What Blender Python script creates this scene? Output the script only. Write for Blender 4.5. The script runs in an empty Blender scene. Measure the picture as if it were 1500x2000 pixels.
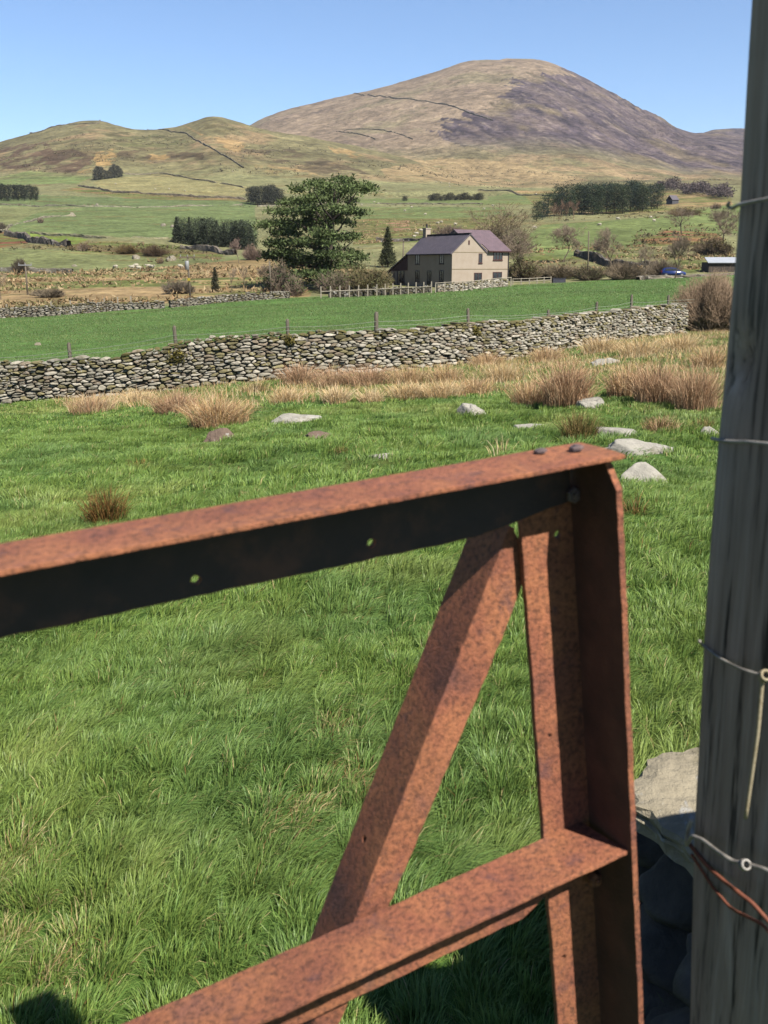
import bpy, bmesh, math, random
import numpy as np
from mathutils import Vector, Matrix

# ------------------------------------------------------------------ camera, sky, sun
scene = bpy.context.scene
COL = scene.collection
F = 1880.0                      # focal length in pixels of the 1500 x 2000 frame
TH = math.atan(480.0 / F)       # camera pitched down
CT, ST = math.cos(TH), math.sin(TH)
H = 1.6                         # eye height
cam = bpy.data.cameras.new('camera')
cam.sensor_fit = 'VERTICAL'; cam.sensor_height = 36.0; cam.lens = F / 2000 * 36
cam.clip_start = 0.05; cam.clip_end = 20000
cam.dof.use_dof = True; cam.dof.focus_distance = 9.0; cam.dof.aperture_fstop = 17.0
camo = bpy.data.objects.new('camera', cam); COL.objects.link(camo)
camo.location = (0, 0, H); camo.rotation_euler = (math.pi / 2 - TH, 0, 0)
scene.camera = camo

SUN_AZ, SUN_EL = math.radians(42.5), math.radians(48.5)     # to the right and behind the camera
SUN = Vector((math.sin(SUN_AZ) * math.cos(SUN_EL), -math.cos(SUN_AZ) * math.cos(SUN_EL), math.sin(SUN_EL)))
world = bpy.data.worlds.new('World'); scene.world = world; world.use_nodes = True
wn = world.node_tree.nodes; wl = world.node_tree.links
sky = wn.new('ShaderNodeTexSky'); sky.sky_type = 'NISHITA'; sky.sun_disc = False
sky.sun_elevation = SUN_EL; sky.sun_rotation = math.atan2(SUN.x, SUN.y)
sky.altitude = 900; sky.air_density = 1.0; sky.dust_density = 0.05; sky.ozone_density = 6.0
wl.new(sky.outputs[0], wn['Background'].inputs[0]); wn['Background'].inputs[1].default_value = 0.054
sun = bpy.data.lights.new('sun', 'SUN'); sun.energy = 5.0; sun.angle = math.radians(0.5); sun.color = (1, 0.95, 0.87)
suno = bpy.data.objects.new('sun', sun); COL.objects.link(suno)
suno.rotation_euler = SUN.to_track_quat('Z', 'Y').to_euler()
scene.view_settings.view_transform = 'Standard'; scene.view_settings.look = 'None'
scene.view_settings.exposure = 1.6; scene.view_settings.gamma = 1
scene.cycles.max_bounces = 5; scene.cycles.diffuse_bounces = 3; scene.cycles.transmission_bounces = 4
scene.cycles.transparent_max_bounces = 6

# ------------------------------------------------------------------ helpers
KALB = 0.26                     # albedo of a surface that shows as a given sunlit colour
def srgb(r, g, b, k=None):
    k = KALB if k is None else k * 0.55
    return np.array([((c / 255 + 0.055) / 1.055) ** 2.4 if c > 10 else c / 255 / 12.92 for c in (r, g, b)]) * k

def hash2(x, y, seed):
    h = (x.astype(np.int64) * 374761393 + y.astype(np.int64) * 668265263 + seed * 1442695041) & 0xffffffff
    h = ((h ^ (h >> 13)) * 1274126177) & 0xffffffff
    h = (h ^ (h >> 16)) & 0xffffffff
    return h / 4294967295.0

def vnoise(x, y, seed=0):
    x = np.asarray(x, float); y = np.asarray(y, float)
    xi = np.floor(x); yi = np.floor(y); fx = x - xi; fy = y - yi
    fx = fx * fx * fx * (fx * (fx * 6 - 15) + 10); fy = fy * fy * fy * (fy * (fy * 6 - 15) + 10)
    a = hash2(xi, yi, seed); b = hash2(xi + 1, yi, seed); c = hash2(xi, yi + 1, seed); d = hash2(xi + 1, yi + 1, seed)
    return (a * (1 - fx) + b * fx) * (1 - fy) + (c * (1 - fx) + d * fx) * fy

def fbm(x, y, seed=0, oct=4, gain=0.5):
    s = 0; a = 1; t = 0
    for i in range(oct):
        s = s + a * (vnoise(x * 2 ** i + 17.3 * i, y * 2 ** i - 9.1 * i, seed + i) - 0.5); t += a; a *= gain
    return s / t * 2            # about -1..1

def noise3(P, seed=0):
    return (vnoise(P[:, 0] + P[:, 2] * 0.71, P[:, 1] - P[:, 2] * 0.53, seed) + vnoise(P[:, 1] + 31, P[:, 2] + P[:, 0] * 0.37, seed + 7)
            + vnoise(P[:, 2] + 11, P[:, 0] - P[:, 1] * 0.41, seed + 13)) / 1.5 - 1

def sstep(a, b, x):
    t = np.clip((x - a) / (b - a), 0, 1); return t * t * (3 - 2 * t)

def mesh(name, verts, faces, mat=None, col=None, smooth=False):
    """faces: list of int arrays (n, k), one per polygon size, or a list of tuples"""
    verts = np.asarray(verts, np.float32).reshape(-1, 3)
    me = bpy.data.meshes.new(name)
    if len(faces) and not isinstance(faces[0], np.ndarray):
        g = {}
        for f in faces: g.setdefault(len(f), []).append(f)
        faces = [np.array(v) for v in g.values()]
    faces = [f for f in faces if len(f)]
    li = np.concatenate([f.ravel() for f in faces]).astype(np.int32)
    lt = np.concatenate([np.full(len(f), f.shape[1]) for f in faces]).astype(np.int32)
    ls = np.concatenate([[0], np.cumsum(lt)[:-1]]).astype(np.int32)
    me.vertices.add(len(verts)); me.vertices.foreach_set('co', verts.ravel())
    me.loops.add(len(li)); me.loops.foreach_set('vertex_index', li)
    me.polygons.add(len(lt)); me.polygons.foreach_set('loop_start', ls); me.polygons.foreach_set('loop_total', lt)
    me.polygons.foreach_set('use_smooth', np.full(len(lt), bool(smooth)))
    me.update(calc_edges=True); me.validate()
    if col is not None:
        at = me.color_attributes.new('Col', 'FLOAT_COLOR', 'POINT')
        c = np.ones((len(verts), 4), np.float32); c[:, :3] = col
        at.data.foreach_set('color', c.ravel())
    if mat: me.materials.append(mat)
    return me

def link(name, me, parent=None):
    o = bpy.data.objects.new(name, me); COL.objects.link(o)
    if parent is not None: o.parent = parent
    return o
def tag(o, label=None, cat=None, group=None, kind=None):
    if label: o['label'] = label
    if cat: o['category'] = cat; o['kind'] = 'thing'
    if group: o['group'] = group
    if kind: o['kind'] = kind
    return o
def thing(name, label, cat, loc=(0, 0, 0), rz=0, group=None):
    o = bpy.data.objects.new(name, None); COL.objects.link(o); o.empty_display_size = 0.2
    o.location = loc; o.rotation_euler = (0, 0, rz)
    return tag(o, label, cat, group)
def copy_tree(root, loc, rz=0, sc=(1, 1, 1), label=None, group=None):
    r = root.copy(); COL.objects.link(r); r.location = loc; r.rotation_euler = (0, 0, rz); r.scale = sc
    if label: r['label'] = label
    if group: r['group'] = group
    for ch in list(root.children):
        c = ch.copy(); COL.objects.link(c); c.parent = r
        for g in ch.children:
            d = g.copy(); COL.objects.link(d); d.parent = c
    return r

class MB:
    """collects simple shapes into one mesh"""
    def __init__(s): s.v = []; s.f = []; s.c = []
    def add(s, v, f, col=None):
        n = len(s.v); s.v += [tuple(p) for p in v]; s.f += [tuple(i + n for i in q) for q in f]
        s.c += [tuple(col) if col is not None else (1, 1, 1)] * len(v)
    def box(s, x0, x1, y0, y1, z0, z1, col=None, M=None):
        v = [Vector(p) for p in ((x0, y0, z0), (x1, y0, z0), (x1, y1, z0), (x0, y1, z0), (x0, y0, z1), (x1, y0, z1), (x1, y1, z1), (x0, y1, z1))]
        if M is not None: v = [M @ p for p in v]
        s.add(v, [(0, 3, 2, 1), (4, 5, 6, 7), (0, 1, 5, 4), (1, 2, 6, 5), (2, 3, 7, 6), (3, 0, 4, 7)], col)
    def tube(s, pts, rad, n=6, col=None, cap=True):
        pts = [Vector(p) for p in pts]
        if not hasattr(rad, '__len__'): rad = [rad] * len(pts)
        rings = []; vs = []
        for i, p in enumerate(pts):
            t = (pts[min(i + 1, len(pts) - 1)] - pts[max(i - 1, 0)]).normalized()
            a = t.cross(Vector((0.31, 0.17, 0.93)))
            if a.length < 1e-3: a = t.cross(Vector((1, 0, 0)))
            a.normalize(); b = t.cross(a)
            rings.append(range(len(vs), len(vs) + n))
            vs += [p + (a * math.cos(2 * math.pi * k / n) + b * math.sin(2 * math.pi * k / n)) * rad[i] for k in range(n)]
        f = []
        for i in range(len(pts) - 1):
            for k in range(n): f.append((i * n + k, i * n + (k + 1) % n, (i + 1) * n + (k + 1) % n, (i + 1) * n + k))
        if cap: f += [tuple(reversed(range(n))), tuple(range((len(pts) - 1) * n, len(pts) * n))]
        s.add(vs, f, col)
    def data(s, name, mat, smooth=False, col=False):
        return mesh(name, np.array(s.v), s.f, mat, np.array(s.c) if col else None, smooth)
    def build(s, name, mat, parent=None, smooth=False, col=False):
        return link(name, s.data(name, mat, smooth, col), parent)

# ------------------------------------------------------------------ materials
def nodes(name):
    m = bpy.data.materials.new(name); m.use_nodes = True
    return m, m.node_tree.nodes, m.node_tree.links, m.node_tree.nodes['Principled BSDF']
def noise_node(N, L, vec, scale, detail=4, rough=0.55, dist=0):
    n = N.new('ShaderNodeTexNoise'); n.inputs['Scale'].default_value = scale; n.inputs['Detail'].default_value = detail
    n.inputs['Roughness'].default_value = rough; n.inputs['Distortion'].default_value = dist
    L.new(vec, n.inputs['Vector']); return n
def ramp(N, L, src, stops):
    r = N.new('ShaderNodeValToRGB'); e = r.color_ramp.elements
    while len(e) < len(stops): e.new(0.5)
    for k, (p, c) in enumerate(stops):
        e[k].position = p; e[k].color = (*c, 1) if hasattr(c, '__len__') else (c, c, c, 1)
    L.new(src, r.inputs[0]); return r
def mixc(N, L, fac, a, b, mode='MIX'):
    m = N.new('ShaderNodeMix'); m.data_type = 'RGBA'; m.blend_type = mode
    for s, v in ((m.inputs[0], fac), (m.inputs[6], a), (m.inputs[7], b)):
        if hasattr(v, 'is_linked'): L.new(v, s)
        elif hasattr(v, '__len__'): s.default_value = (*v, 1)
        else: s.default_value = v
    return m.outputs[2]
def vcoord(N, L, scale=None):
    t = N.new('ShaderNodeTexCoord')
    if scale is None: return t.outputs['Object']
    mp = N.new('ShaderNodeMapping'); mp.inputs['Scale'].default_value = scale
    L.new(t.outputs['Object'], mp.inputs[0]); return mp.outputs[0]
def bump(N, L, b, h, strength, dist):
    bp = N.new('ShaderNodeBump'); bp.inputs['Strength'].default_value = strength; bp.inputs['Distance'].default_value = dist
    L.new(h, bp.inputs['Height']); L.new(bp.outputs[0], b.inputs['Normal']); return bp
def attr(N, name='Col'):
    a = N.new('ShaderNodeAttribute'); a.attribute_name = name; return a.outputs['Color']

def mat_noise(name, stops, scale, rough=0.85, bmp=0.0, bscale=None, bdist=0.02, vscale=None, spec=0.3, metal=0, detail=5):
    m, N, L, b = nodes(name); v = vcoord(N, L, vscale)
    n = noise_node(N, L, v, scale, detail, 0.6); r = ramp(N, L, n.outputs[0], stops)
    L.new(r.outputs[0], b.inputs['Base Color']); b.inputs['Roughness'].default_value = rough
    b.inputs['Specular IOR Level'].default_value = spec; b.inputs['Metallic'].default_value = metal
    if bmp: bump(N, L, b, noise_node(N, L, v, bscale or scale * 3, 6, 0.65).outputs[0], bmp, bdist)
    return m
def mat_attr(name, rough=0.8, amt=0.35, scale=8, transl=0.0, spec=0.2, bmp=0, bdist=0.02, scale2=None, scale3=None):
    """vertex colour of the thing, broken up by noise; optional light through leaves"""
    m, N, L, b = nodes(name); v = vcoord(N, L); c = attr(N)
    if amt:
        n = noise_node(N, L, v, scale, 5, 0.65)
        r = ramp(N, L, n.outputs[0], [(0.25, 1 - amt), (0.75, 1 + amt)])
        c = mixc(N, L, 1.0, c, r.outputs[0], 'MULTIPLY')
        if scale2:
            n2 = noise_node(N, L, v, scale2, 4, 0.6)
            r2 = ramp(N, L, n2.outputs[0], [(0.3, 1 - amt * 0.6), (0.7, 1 + amt * 0.6)])
            c = mixc(N, L, 1.0, c, r2.outputs[0], 'MULTIPLY')
        if scale3:
            n3 = noise_node(N, L, v, scale3, 3, 0.7); r3 = ramp(N, L, n3.outputs[0], [(0.33, .62), (0.52, 1.05), (0.7, 1.25)]); c = mixc(N, L, 1.0, c, r3.outputs[0], 'MULTIPLY')
        if bmp: bump(N, L, b, n.outputs[0], bmp, bdist)
    L.new(c, b.inputs['Base Color']); b.inputs['Roughness'].default_value = rough
    b.inputs['Specular IOR Level'].default_value = spec
    if transl:
        t = N.new('ShaderNodeBsdfTranslucent'); L.new(c, t.inputs[0])
        x = N.new('ShaderNodeMixShader'); x.inputs[0].default_value = transl
        L.new(b.outputs[0], x.inputs[1]); L.new(t.outputs[0], x.inputs[2])
        L.new(x.outputs[0], N['Material Output'].inputs[0])
    return m

M_GRASS = mat_attr('grass', 0.55, 0, transl=0.35, spec=0.35)
M_REED = mat_attr('reed', 0.7, 0, transl=0.2, spec=0.15)
M_LEAF = mat_attr('foliage', 0.7, 0, transl=0.15, spec=0.15)
M_TWIG = mat_attr('twigs', 0.9, 0.2, 2.0, spec=0.1)
M_FIELD = mat_attr('field_soil', 0.95, 0.45, 3.0, spec=0.05, scale2=0.6)
M_MEADOW = mat_attr('meadow', 0.95, 0.4, 1.1, spec=0.05, bmp=0.5, bdist=0.12, scale2=0.18)
M_VALLEY = mat_attr('valley', 0.95, 0.45, 0.30, spec=0.05, bmp=0.7, bdist=0.8, scale2=0.06, scale3=0.7)
M_HILL = mat_attr('hill', 0.95, 0.55, 0.07, spec=0.05, bmp=0.9, bdist=4.0, scale2=0.012, scale3=0.22)
M_MOUNT = mat_attr('mountain', 0.95, 0.5, 0.045, spec=0.05, bmp=0.9, bdist=7.0, scale2=0.012, scale3=0.11)

# ------------------------------------------------------------------ terrain
def e_of(py):
    q = (1000 - np.asarray(py, float)) / F
    return (q * CT - ST) / (CT + q * ST)
def u_of(px, e): return 750 + (np.asarray(px, float) - 750) * (CT - e * ST) / CT
def proj(P):
    P = np.asarray(P, float); zz = P[..., 2] - H
    zc = P[..., 1] * CT - zz * ST; yc = P[..., 1] * ST + zz * CT
    return 750 + F * P[..., 0] / zc, 1000 - F * yc / zc
def at(px, py, Y):
    e = float(e_of(py)); u = float(u_of(px, e))
    return Vector(((u - 750) * CT / F * Y, Y, H + e * Y))

PXC = np.array([-700, 0, 250, 500, 750, 1000, 1250, 1500, 2200.])
ROWS = [([26, 28.5, 28.5, 29, 30, 34, 41.5, 52, 70], [835, 789, 772, 746, 730, 704, 658, 640, 625]),
        ([100, 110, 118, 126, 135, 146, 160, 172, 190], [650, 622, 605, 588, 578, 558, 545, 531, 525]),
        ([200] * 9, [560, 540, 535, 530, 530, 525, 520, 515, 510]),
        ([260] * 9, [510, 497, 499, 500, 492, 480, 470, 465, 460]),
        ([330] * 9, [475, 466, 468, 472, 466, 455, 440, 440, 440]),
        ([480] * 9, [440, 425, 425, 428, 425, 427, 416, 405, 400]),
        ([700] * 9, [400, 392, 395, 398, 398, 395, 388, 380, 375]),
        ([1000] * 9, [360, 350, 352, 362, 374, 372, 364, 362, 360]),
        ([1300] * 9, [335, 330, 332, 342, 354, 352, 350, 345, 345])]
UG = np.arange(-1600, 3201, 5.0); LG = np.linspace(math.log(0.5), math.log(5200), 1300); DG = np.exp(LG)
def gsm(a, sig, axis):
    k = np.exp(-0.5 * (np.arange(-int(3 * sig), int(3 * sig) + 1) / sig) ** 2); k /= k.sum(); r = len(k) // 2
    ap = np.pad(a, [(r, r) if i == axis else (0, 0) for i in range(a.ndim)], mode='edge')
    return np.apply_along_axis(lambda v: np.convolve(v, k, 'valid'), axis, ap)
def build_table():
    Dr, er = [], []
    for D, py in ROWS:
        e = e_of(py); u = u_of(PXC, e)
        Dr.append(gsm(np.interp(UG, u, np.array(D, float)), 16, 0)); er.append(gsm(np.interp(UG, u, e), 16, 0))
    Dr = np.array(Dr); er = np.array(er); zr = H + er * Dr
    T = np.zeros((len(UG), len(DG)))
    for i in range(len(UG)):
        T[i] = np.interp(DG, np.concatenate([[0.5, 6], Dr[:, i], [6000]]), np.concatenate([[0, zr[0, i] * 5.0 / Dr[0, i]], zr[:, i], [zr[-1, i] * 0.9]]))
    T = gsm(T, 5, 1)
    E = (T - H) / DG[None, :]
    def sil(pts):
        p = np.array(pts, float); e = e_of(p[:, 1]); u = u_of(p[:, 0], e)
        return gsm(np.interp(UG, u, e), 1.6, 0)
    cA = sil([(-1200, 420), (-500, 370), (-200, 325), (0, 272), (50, 256), (100, 241), (150, 232), (190, 229), (230, 235), (270, 240), (300, 241), (350, 237), (370, 231), (395, 222),
              (415, 219), (440, 224), (480, 236), (500, 243), (540, 251), (600, 260), (660, 270), (760, 292), (830, 312), (900, 334), (1000, 360), (1300, 385), (3000, 400)])
    cM = sil([(-1200, 340), (0, 325), (300, 300), (400, 272), (490, 238), (520, 222), (560, 208), (620, 196), (650, 190), (690, 179), (760, 160), (800, 150), (850, 135), (900, 118), (915, 114), (950, 111),
              (1000, 107), (1040, 109), (1075, 115), (1110, 131), (1150, 149), (1180, 165), (1220, 191), (1250, 212), (1290, 228), (1320, 245), (1350, 257), (1400, 256), (1450, 263), (1550, 272), (1800, 300), (3000, 340)])
    cK = sil([(-1200, 420), (1200, 330), (1340, 268), (1372, 255), (1395, 248), (1420, 246), (1450, 248), (1500, 256), (1600, 280), (1800, 330), (3000, 400)])
    def hill(c, pf, D0, D1, fall):
        t = (DG - D0) / (D1 - D0); ef = float(e_of(pf))
        prof = np.where(t < 1, np.sin(np.pi / 2 * np.clip(t, 0, 1)) ** 1.15, 1)
        h = ef + (c[:, None] - ef) * prof[None, :] - fall * np.clip(DG - D1, 0, None)[None, :] / 1000
        return np.where(t[None, :] > 0, h, -9)
    for c, pf, D0, D1, fall in ((cA, 372, 850, 1550, 0.10), (cM, 372, 1250, 2700, 0.08), (cK, 330, 2400, 3300, 0.08)):
        h = hill(c, pf, D0, D1, fall); k = 0.004
        E = np.where(h < -5, E, 0.5 * (E + h + np.sqrt((E - h) ** 2 + k * k)) - k * 0.35)
    return E
ETAB = build_table()
def lookup(u, D):
    iu = np.clip((u - UG[0]) / 5.0, 0, len(UG) - 1.001); il = np.clip((np.log(np.maximum(D, 0.5)) - LG[0]) / (LG[1] - LG[0]), 0, len(LG) - 1.001)
    a = iu.astype(int); b = il.astype(int); fa = iu - a; fb = il - b
    return (ETAB[a, b] * (1 - fa) + ETAB[a + 1, b] * fa) * (1 - fb) + (ETAB[a, b + 1] * (1 - fa) + ETAB[a + 1, b + 1] * fa) * fb
def Zt(X, Y):
    X = np.asarray(X, float); Y = np.asarray(Y, float)
    D = np.maximum(Y, 0.5); s = X / D; u = 750 + s * F / CT
    z = H + lookup(np.clip(u, -1590, 3190), D) * D
    near = sstep(0.5, 4, D)
    z = z + near * (0.05 * fbm(X / 1.4, Y / 1.4, 3, 3) + 0.10 * fbm(X / 5, Y / 5, 5, 2)) * (1 - sstep(50, 80, D))
    z = z + sstep(50, 120, D) * 0.25 * fbm(X / 14, Y / 14, 8, 3)
    z = z + sstep(180, 300, D) * (1.6 * fbm(X / 45, Y / 45, 11, 4))
    z = z + sstep(850, 1500, D) * (9 * fbm(X / 170, Y / 200, 21, 5, 0.55))
    crag = sstep(1500, 2200, D) * sstep(150, 500, X - 120 - 0.05 * D + 120 * fbm(X / 300, Y / 300, 31, 2)) * (1 - sstep(2450, 2700, D))
    rid = 1 - np.abs(fbm((X * 0.94 + Y * 0.34) / 34, (X * 0.34 - Y * 0.94) / 120, 41, 4, 0.6)) * 2
    rid2 = 1 - np.abs(fbm((X * 0.94 + Y * 0.34) / 14, (X * 0.34 - Y * 0.94) / 50, 43, 3, 0.6)) * 2
    z = z + crag * (20 * rid + 7 * rid2) * (1 - sstep(300, 520, X - 0.1 * D))
    return z
def zt(x, y): return float(Zt(np.array([x]), np.array([y]))[0])
def hit(px, py, dmin=45, dmax=4000):
    e = float(e_of(py)); u = float(u_of(px, e))
    m = (DG >= dmin) & (DG <= dmax); D = DG[m]; ee = lookup(np.full(len(D), u), D); c = np.maximum.accumulate(ee)
    k = int(np.searchsorted(c, e)); k = min(max(k, 1), len(D) - 1)
    Y = D[k]
    if c[k] > c[k - 1]: Y = D[k - 1] + (D[k] - D[k - 1]) * float(np.clip((e - c[k - 1]) / (c[k] - c[k - 1]), 0, 1))
    X = (u - 750) * CT / F * Y
    return Vector((X, Y, zt(X, Y)))
def hits(px, py, dmin=45, dmax=4000):
    e = e_of(py); u = u_of(px, e); m = (DG >= dmin) & (DG <= dmax); D = DG[m]
    ee = lookup(np.repeat(u[:, None], len(D), 1), np.repeat(D[None, :], len(u), 0)); c = np.maximum.accumulate(ee, 1)
    k = np.clip((c < e[:, None]).sum(1), 1, len(D) - 1); i = np.arange(len(u)); c0, c1 = c[i, k - 1], c[i, k]
    Y = D[k - 1] + (D[k] - D[k - 1]) * np.clip((e - c0) / np.maximum(c1 - c0, 1e-9), 0, 1); X = (u - 750) * CT / F * Y
    return np.stack([X, Y, Zt(X, Y)], 1)
def ground_hit(px, py):
    """near field: march along the sight line until it meets the ground"""
    e = float(e_of(py)); u = float(u_of(px, e)); s = (u - 750) * CT / F
    Y = np.linspace(0.8, 70, 6000); d = H + e * Y - Zt(s * Y, Y); k = int(np.argmax(d < 0))
    return Vector((s * Y[k], Y[k], zt(s * Y[k], Y[k])))
WALL_D = lambda u: np.interp(u, [-700, -300, 0, 250, 500, 750, 1000, 1250, 1345, 1500, 2200], [25, 27.5, 28.5, 28.5, 29, 30, 34, 41.5, 45, 52, 70])

def inpoly(px, py, poly):
    c = np.zeros(len(px), bool); n = len(poly)
    for i in range(n):
        x0, y0 = poly[i]; x1, y1 = poly[(i + 1) % n]
        if y0 == y1: continue
        c ^= ((py < y0) != (py < y1)) & (px < (x1 - x0) * (py - y0) / (y1 - y0) + x0)
    return c
G_MEADOW = srgb(114, 152, 80)
# patches of grassland, bracken, heather and scree, each an area of the ground
PATCH = [
    ((163, 161, 115), 0, [(-400, 300), (1900, 300), (1900, 700), (-400, 700)]),
    ((196, 168, 124), 1, [(-300, 535), (0, 532), (420, 512), (520, 520), (620, 548), (600, 585), (300, 592), (0, 612), (-300, 640)]),
    ((153, 159, 106), 0, [(-300, 478), (0, 484), (130, 490), (330, 506), (480, 500), (500, 515), (330, 531), (0, 534), (-300, 540)]),
    ((179, 155, 110), 0, [(300, 522), (520, 505), (760, 530), (760, 560), (520, 540)]),
    ((149, 169, 82), 0, [(50, 453), (110, 456), (172, 468), (150, 477), (100, 481), (60, 470)]),
    ((139, 154, 99), 0, [(10, 453), (30, 425), (90, 411), (160, 405), (500, 400), (500, 470), (340, 464), (230, 463), (100, 453)]),
    ((157, 161, 109), 0, [(-300, 402), (150, 402), (80, 412), (40, 430), (0, 452), (-300, 455)]),
    ((135, 150, 98), 0, [(80, 381), (500, 395), (500, 402), (170, 405), (-100, 400), (-100, 392)]),
    ((146, 163, 102), 0, [(-300, 350), (0, 345), (60, 333), (180, 345), (150, 358), (0, 362), (-300, 368)]),
    ((180, 172, 120), 0, [(180, 354), (300, 338), (380, 345), (520, 372), (450, 387), (300, 380), (200, 371)]),
    ((179, 146, 106), 1, [(150, 364), (260, 378), (480, 388), (480, 394), (260, 388), (120, 372)]),
    ((164, 112, 87), 1, [(-200, 452), (10, 453), (45, 460), (62, 474), (0, 484), (-200, 486)]),
    ((140, 123, 88), 1, [(110, 481), (200, 472), (330, 478), (440, 492), (430, 508), (330, 505), (150, 492)]),
    ((143, 156, 97), 0, [(690, 388), (1045, 392), (1045, 400), (690, 398)]),
    ((139, 152, 96), 0, [(690, 403), (985, 405), (1000, 424), (690, 428)]),
    ((158, 145, 99), 1, [(690, 428), (1000, 424), (1000, 440), (880, 470), (690, 480)]),
    ((196, 154, 125), 1, [(760, 436), (802, 430), (800, 446), (770, 452)]),
    ((145, 159, 98), 0, [(1000, 478), (1060, 438), (1180, 432), (1300, 421), (1430, 398), (1700, 390), (1700, 460), (1420, 455), (1250, 478), (1100, 505)]),
    ((169, 124, 91), 1, [(1240, 468), (1300, 450), (1400, 455), (1425, 482), (1300, 492)]),
    ((153, 148, 106), 1, [(1000, 480), (1100, 505), (1250, 480), (1430, 482), (1430, 530), (1000, 548)]),
    ((139, 152, 98), 0, [(950, 385), (1060, 376), (1080, 388), (1040, 394), (950, 392)]),
    ((195, 166, 122), 1, [(1000, 372), (1290, 372), (1430, 372), (1430, 400), (1290, 415), (1060, 420), (1040, 395)]),
]
HILLP = [
    ((120, 98, 80), [(-300, 300), (0, 285), (90, 276), (110, 300), (160, 322), (150, 338), (60, 336), (0, 328), (-300, 340)]),
    ((124, 104, 82), [(60, 318), (100, 296), (140, 290), (190, 308), (172, 320), (120, 326), (90, 322)]),
    ((122, 106, 80), [(225, 296), (285, 292), (302, 306), (270, 312), (235, 306)]),
    ((120, 104, 78), [(316, 297), (402, 299), (395, 310), (335, 313)]),
    ((118, 112, 78), [(200, 262), (262, 256), (250, 270), (225, 272)]),
    ((126, 124, 84), [(200, 275), (300, 262), (390, 278), (360, 290), (250, 288)]),
    ((206, 172, 116), [(190, 300), (220, 288), (232, 308), (212, 322), (190, 336), (150, 340), (180, 326)]),
    ((206, 172, 116), [(294, 299), (330, 303), (325, 314), (288, 314)]),
    ((200, 168, 118), [(350, 240), (395, 262), (480, 280), (470, 300), (430, 285), (380, 258)]),
    ((136, 126, 88), [(370, 238), (400, 226), (430, 234), (470, 255), (440, 262), (390, 254)]),
    ((122, 108, 82), [(480, 292), (560, 290), (660, 318), (740, 345), (700, 352), (600, 340), (500, 310)]),
    ((188, 164, 122), [(740, 330), (860, 310), (1000, 318), (1150, 352), (1060, 374), (860, 360), (760, 350)]),
    ((188, 160, 112), [(500, 322), (580, 330), (640, 346), (600, 352), (500, 335)]),
    ((196, 166, 116), [(640, 286), (720, 300), (690, 310), (650, 298)]),
]
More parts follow.
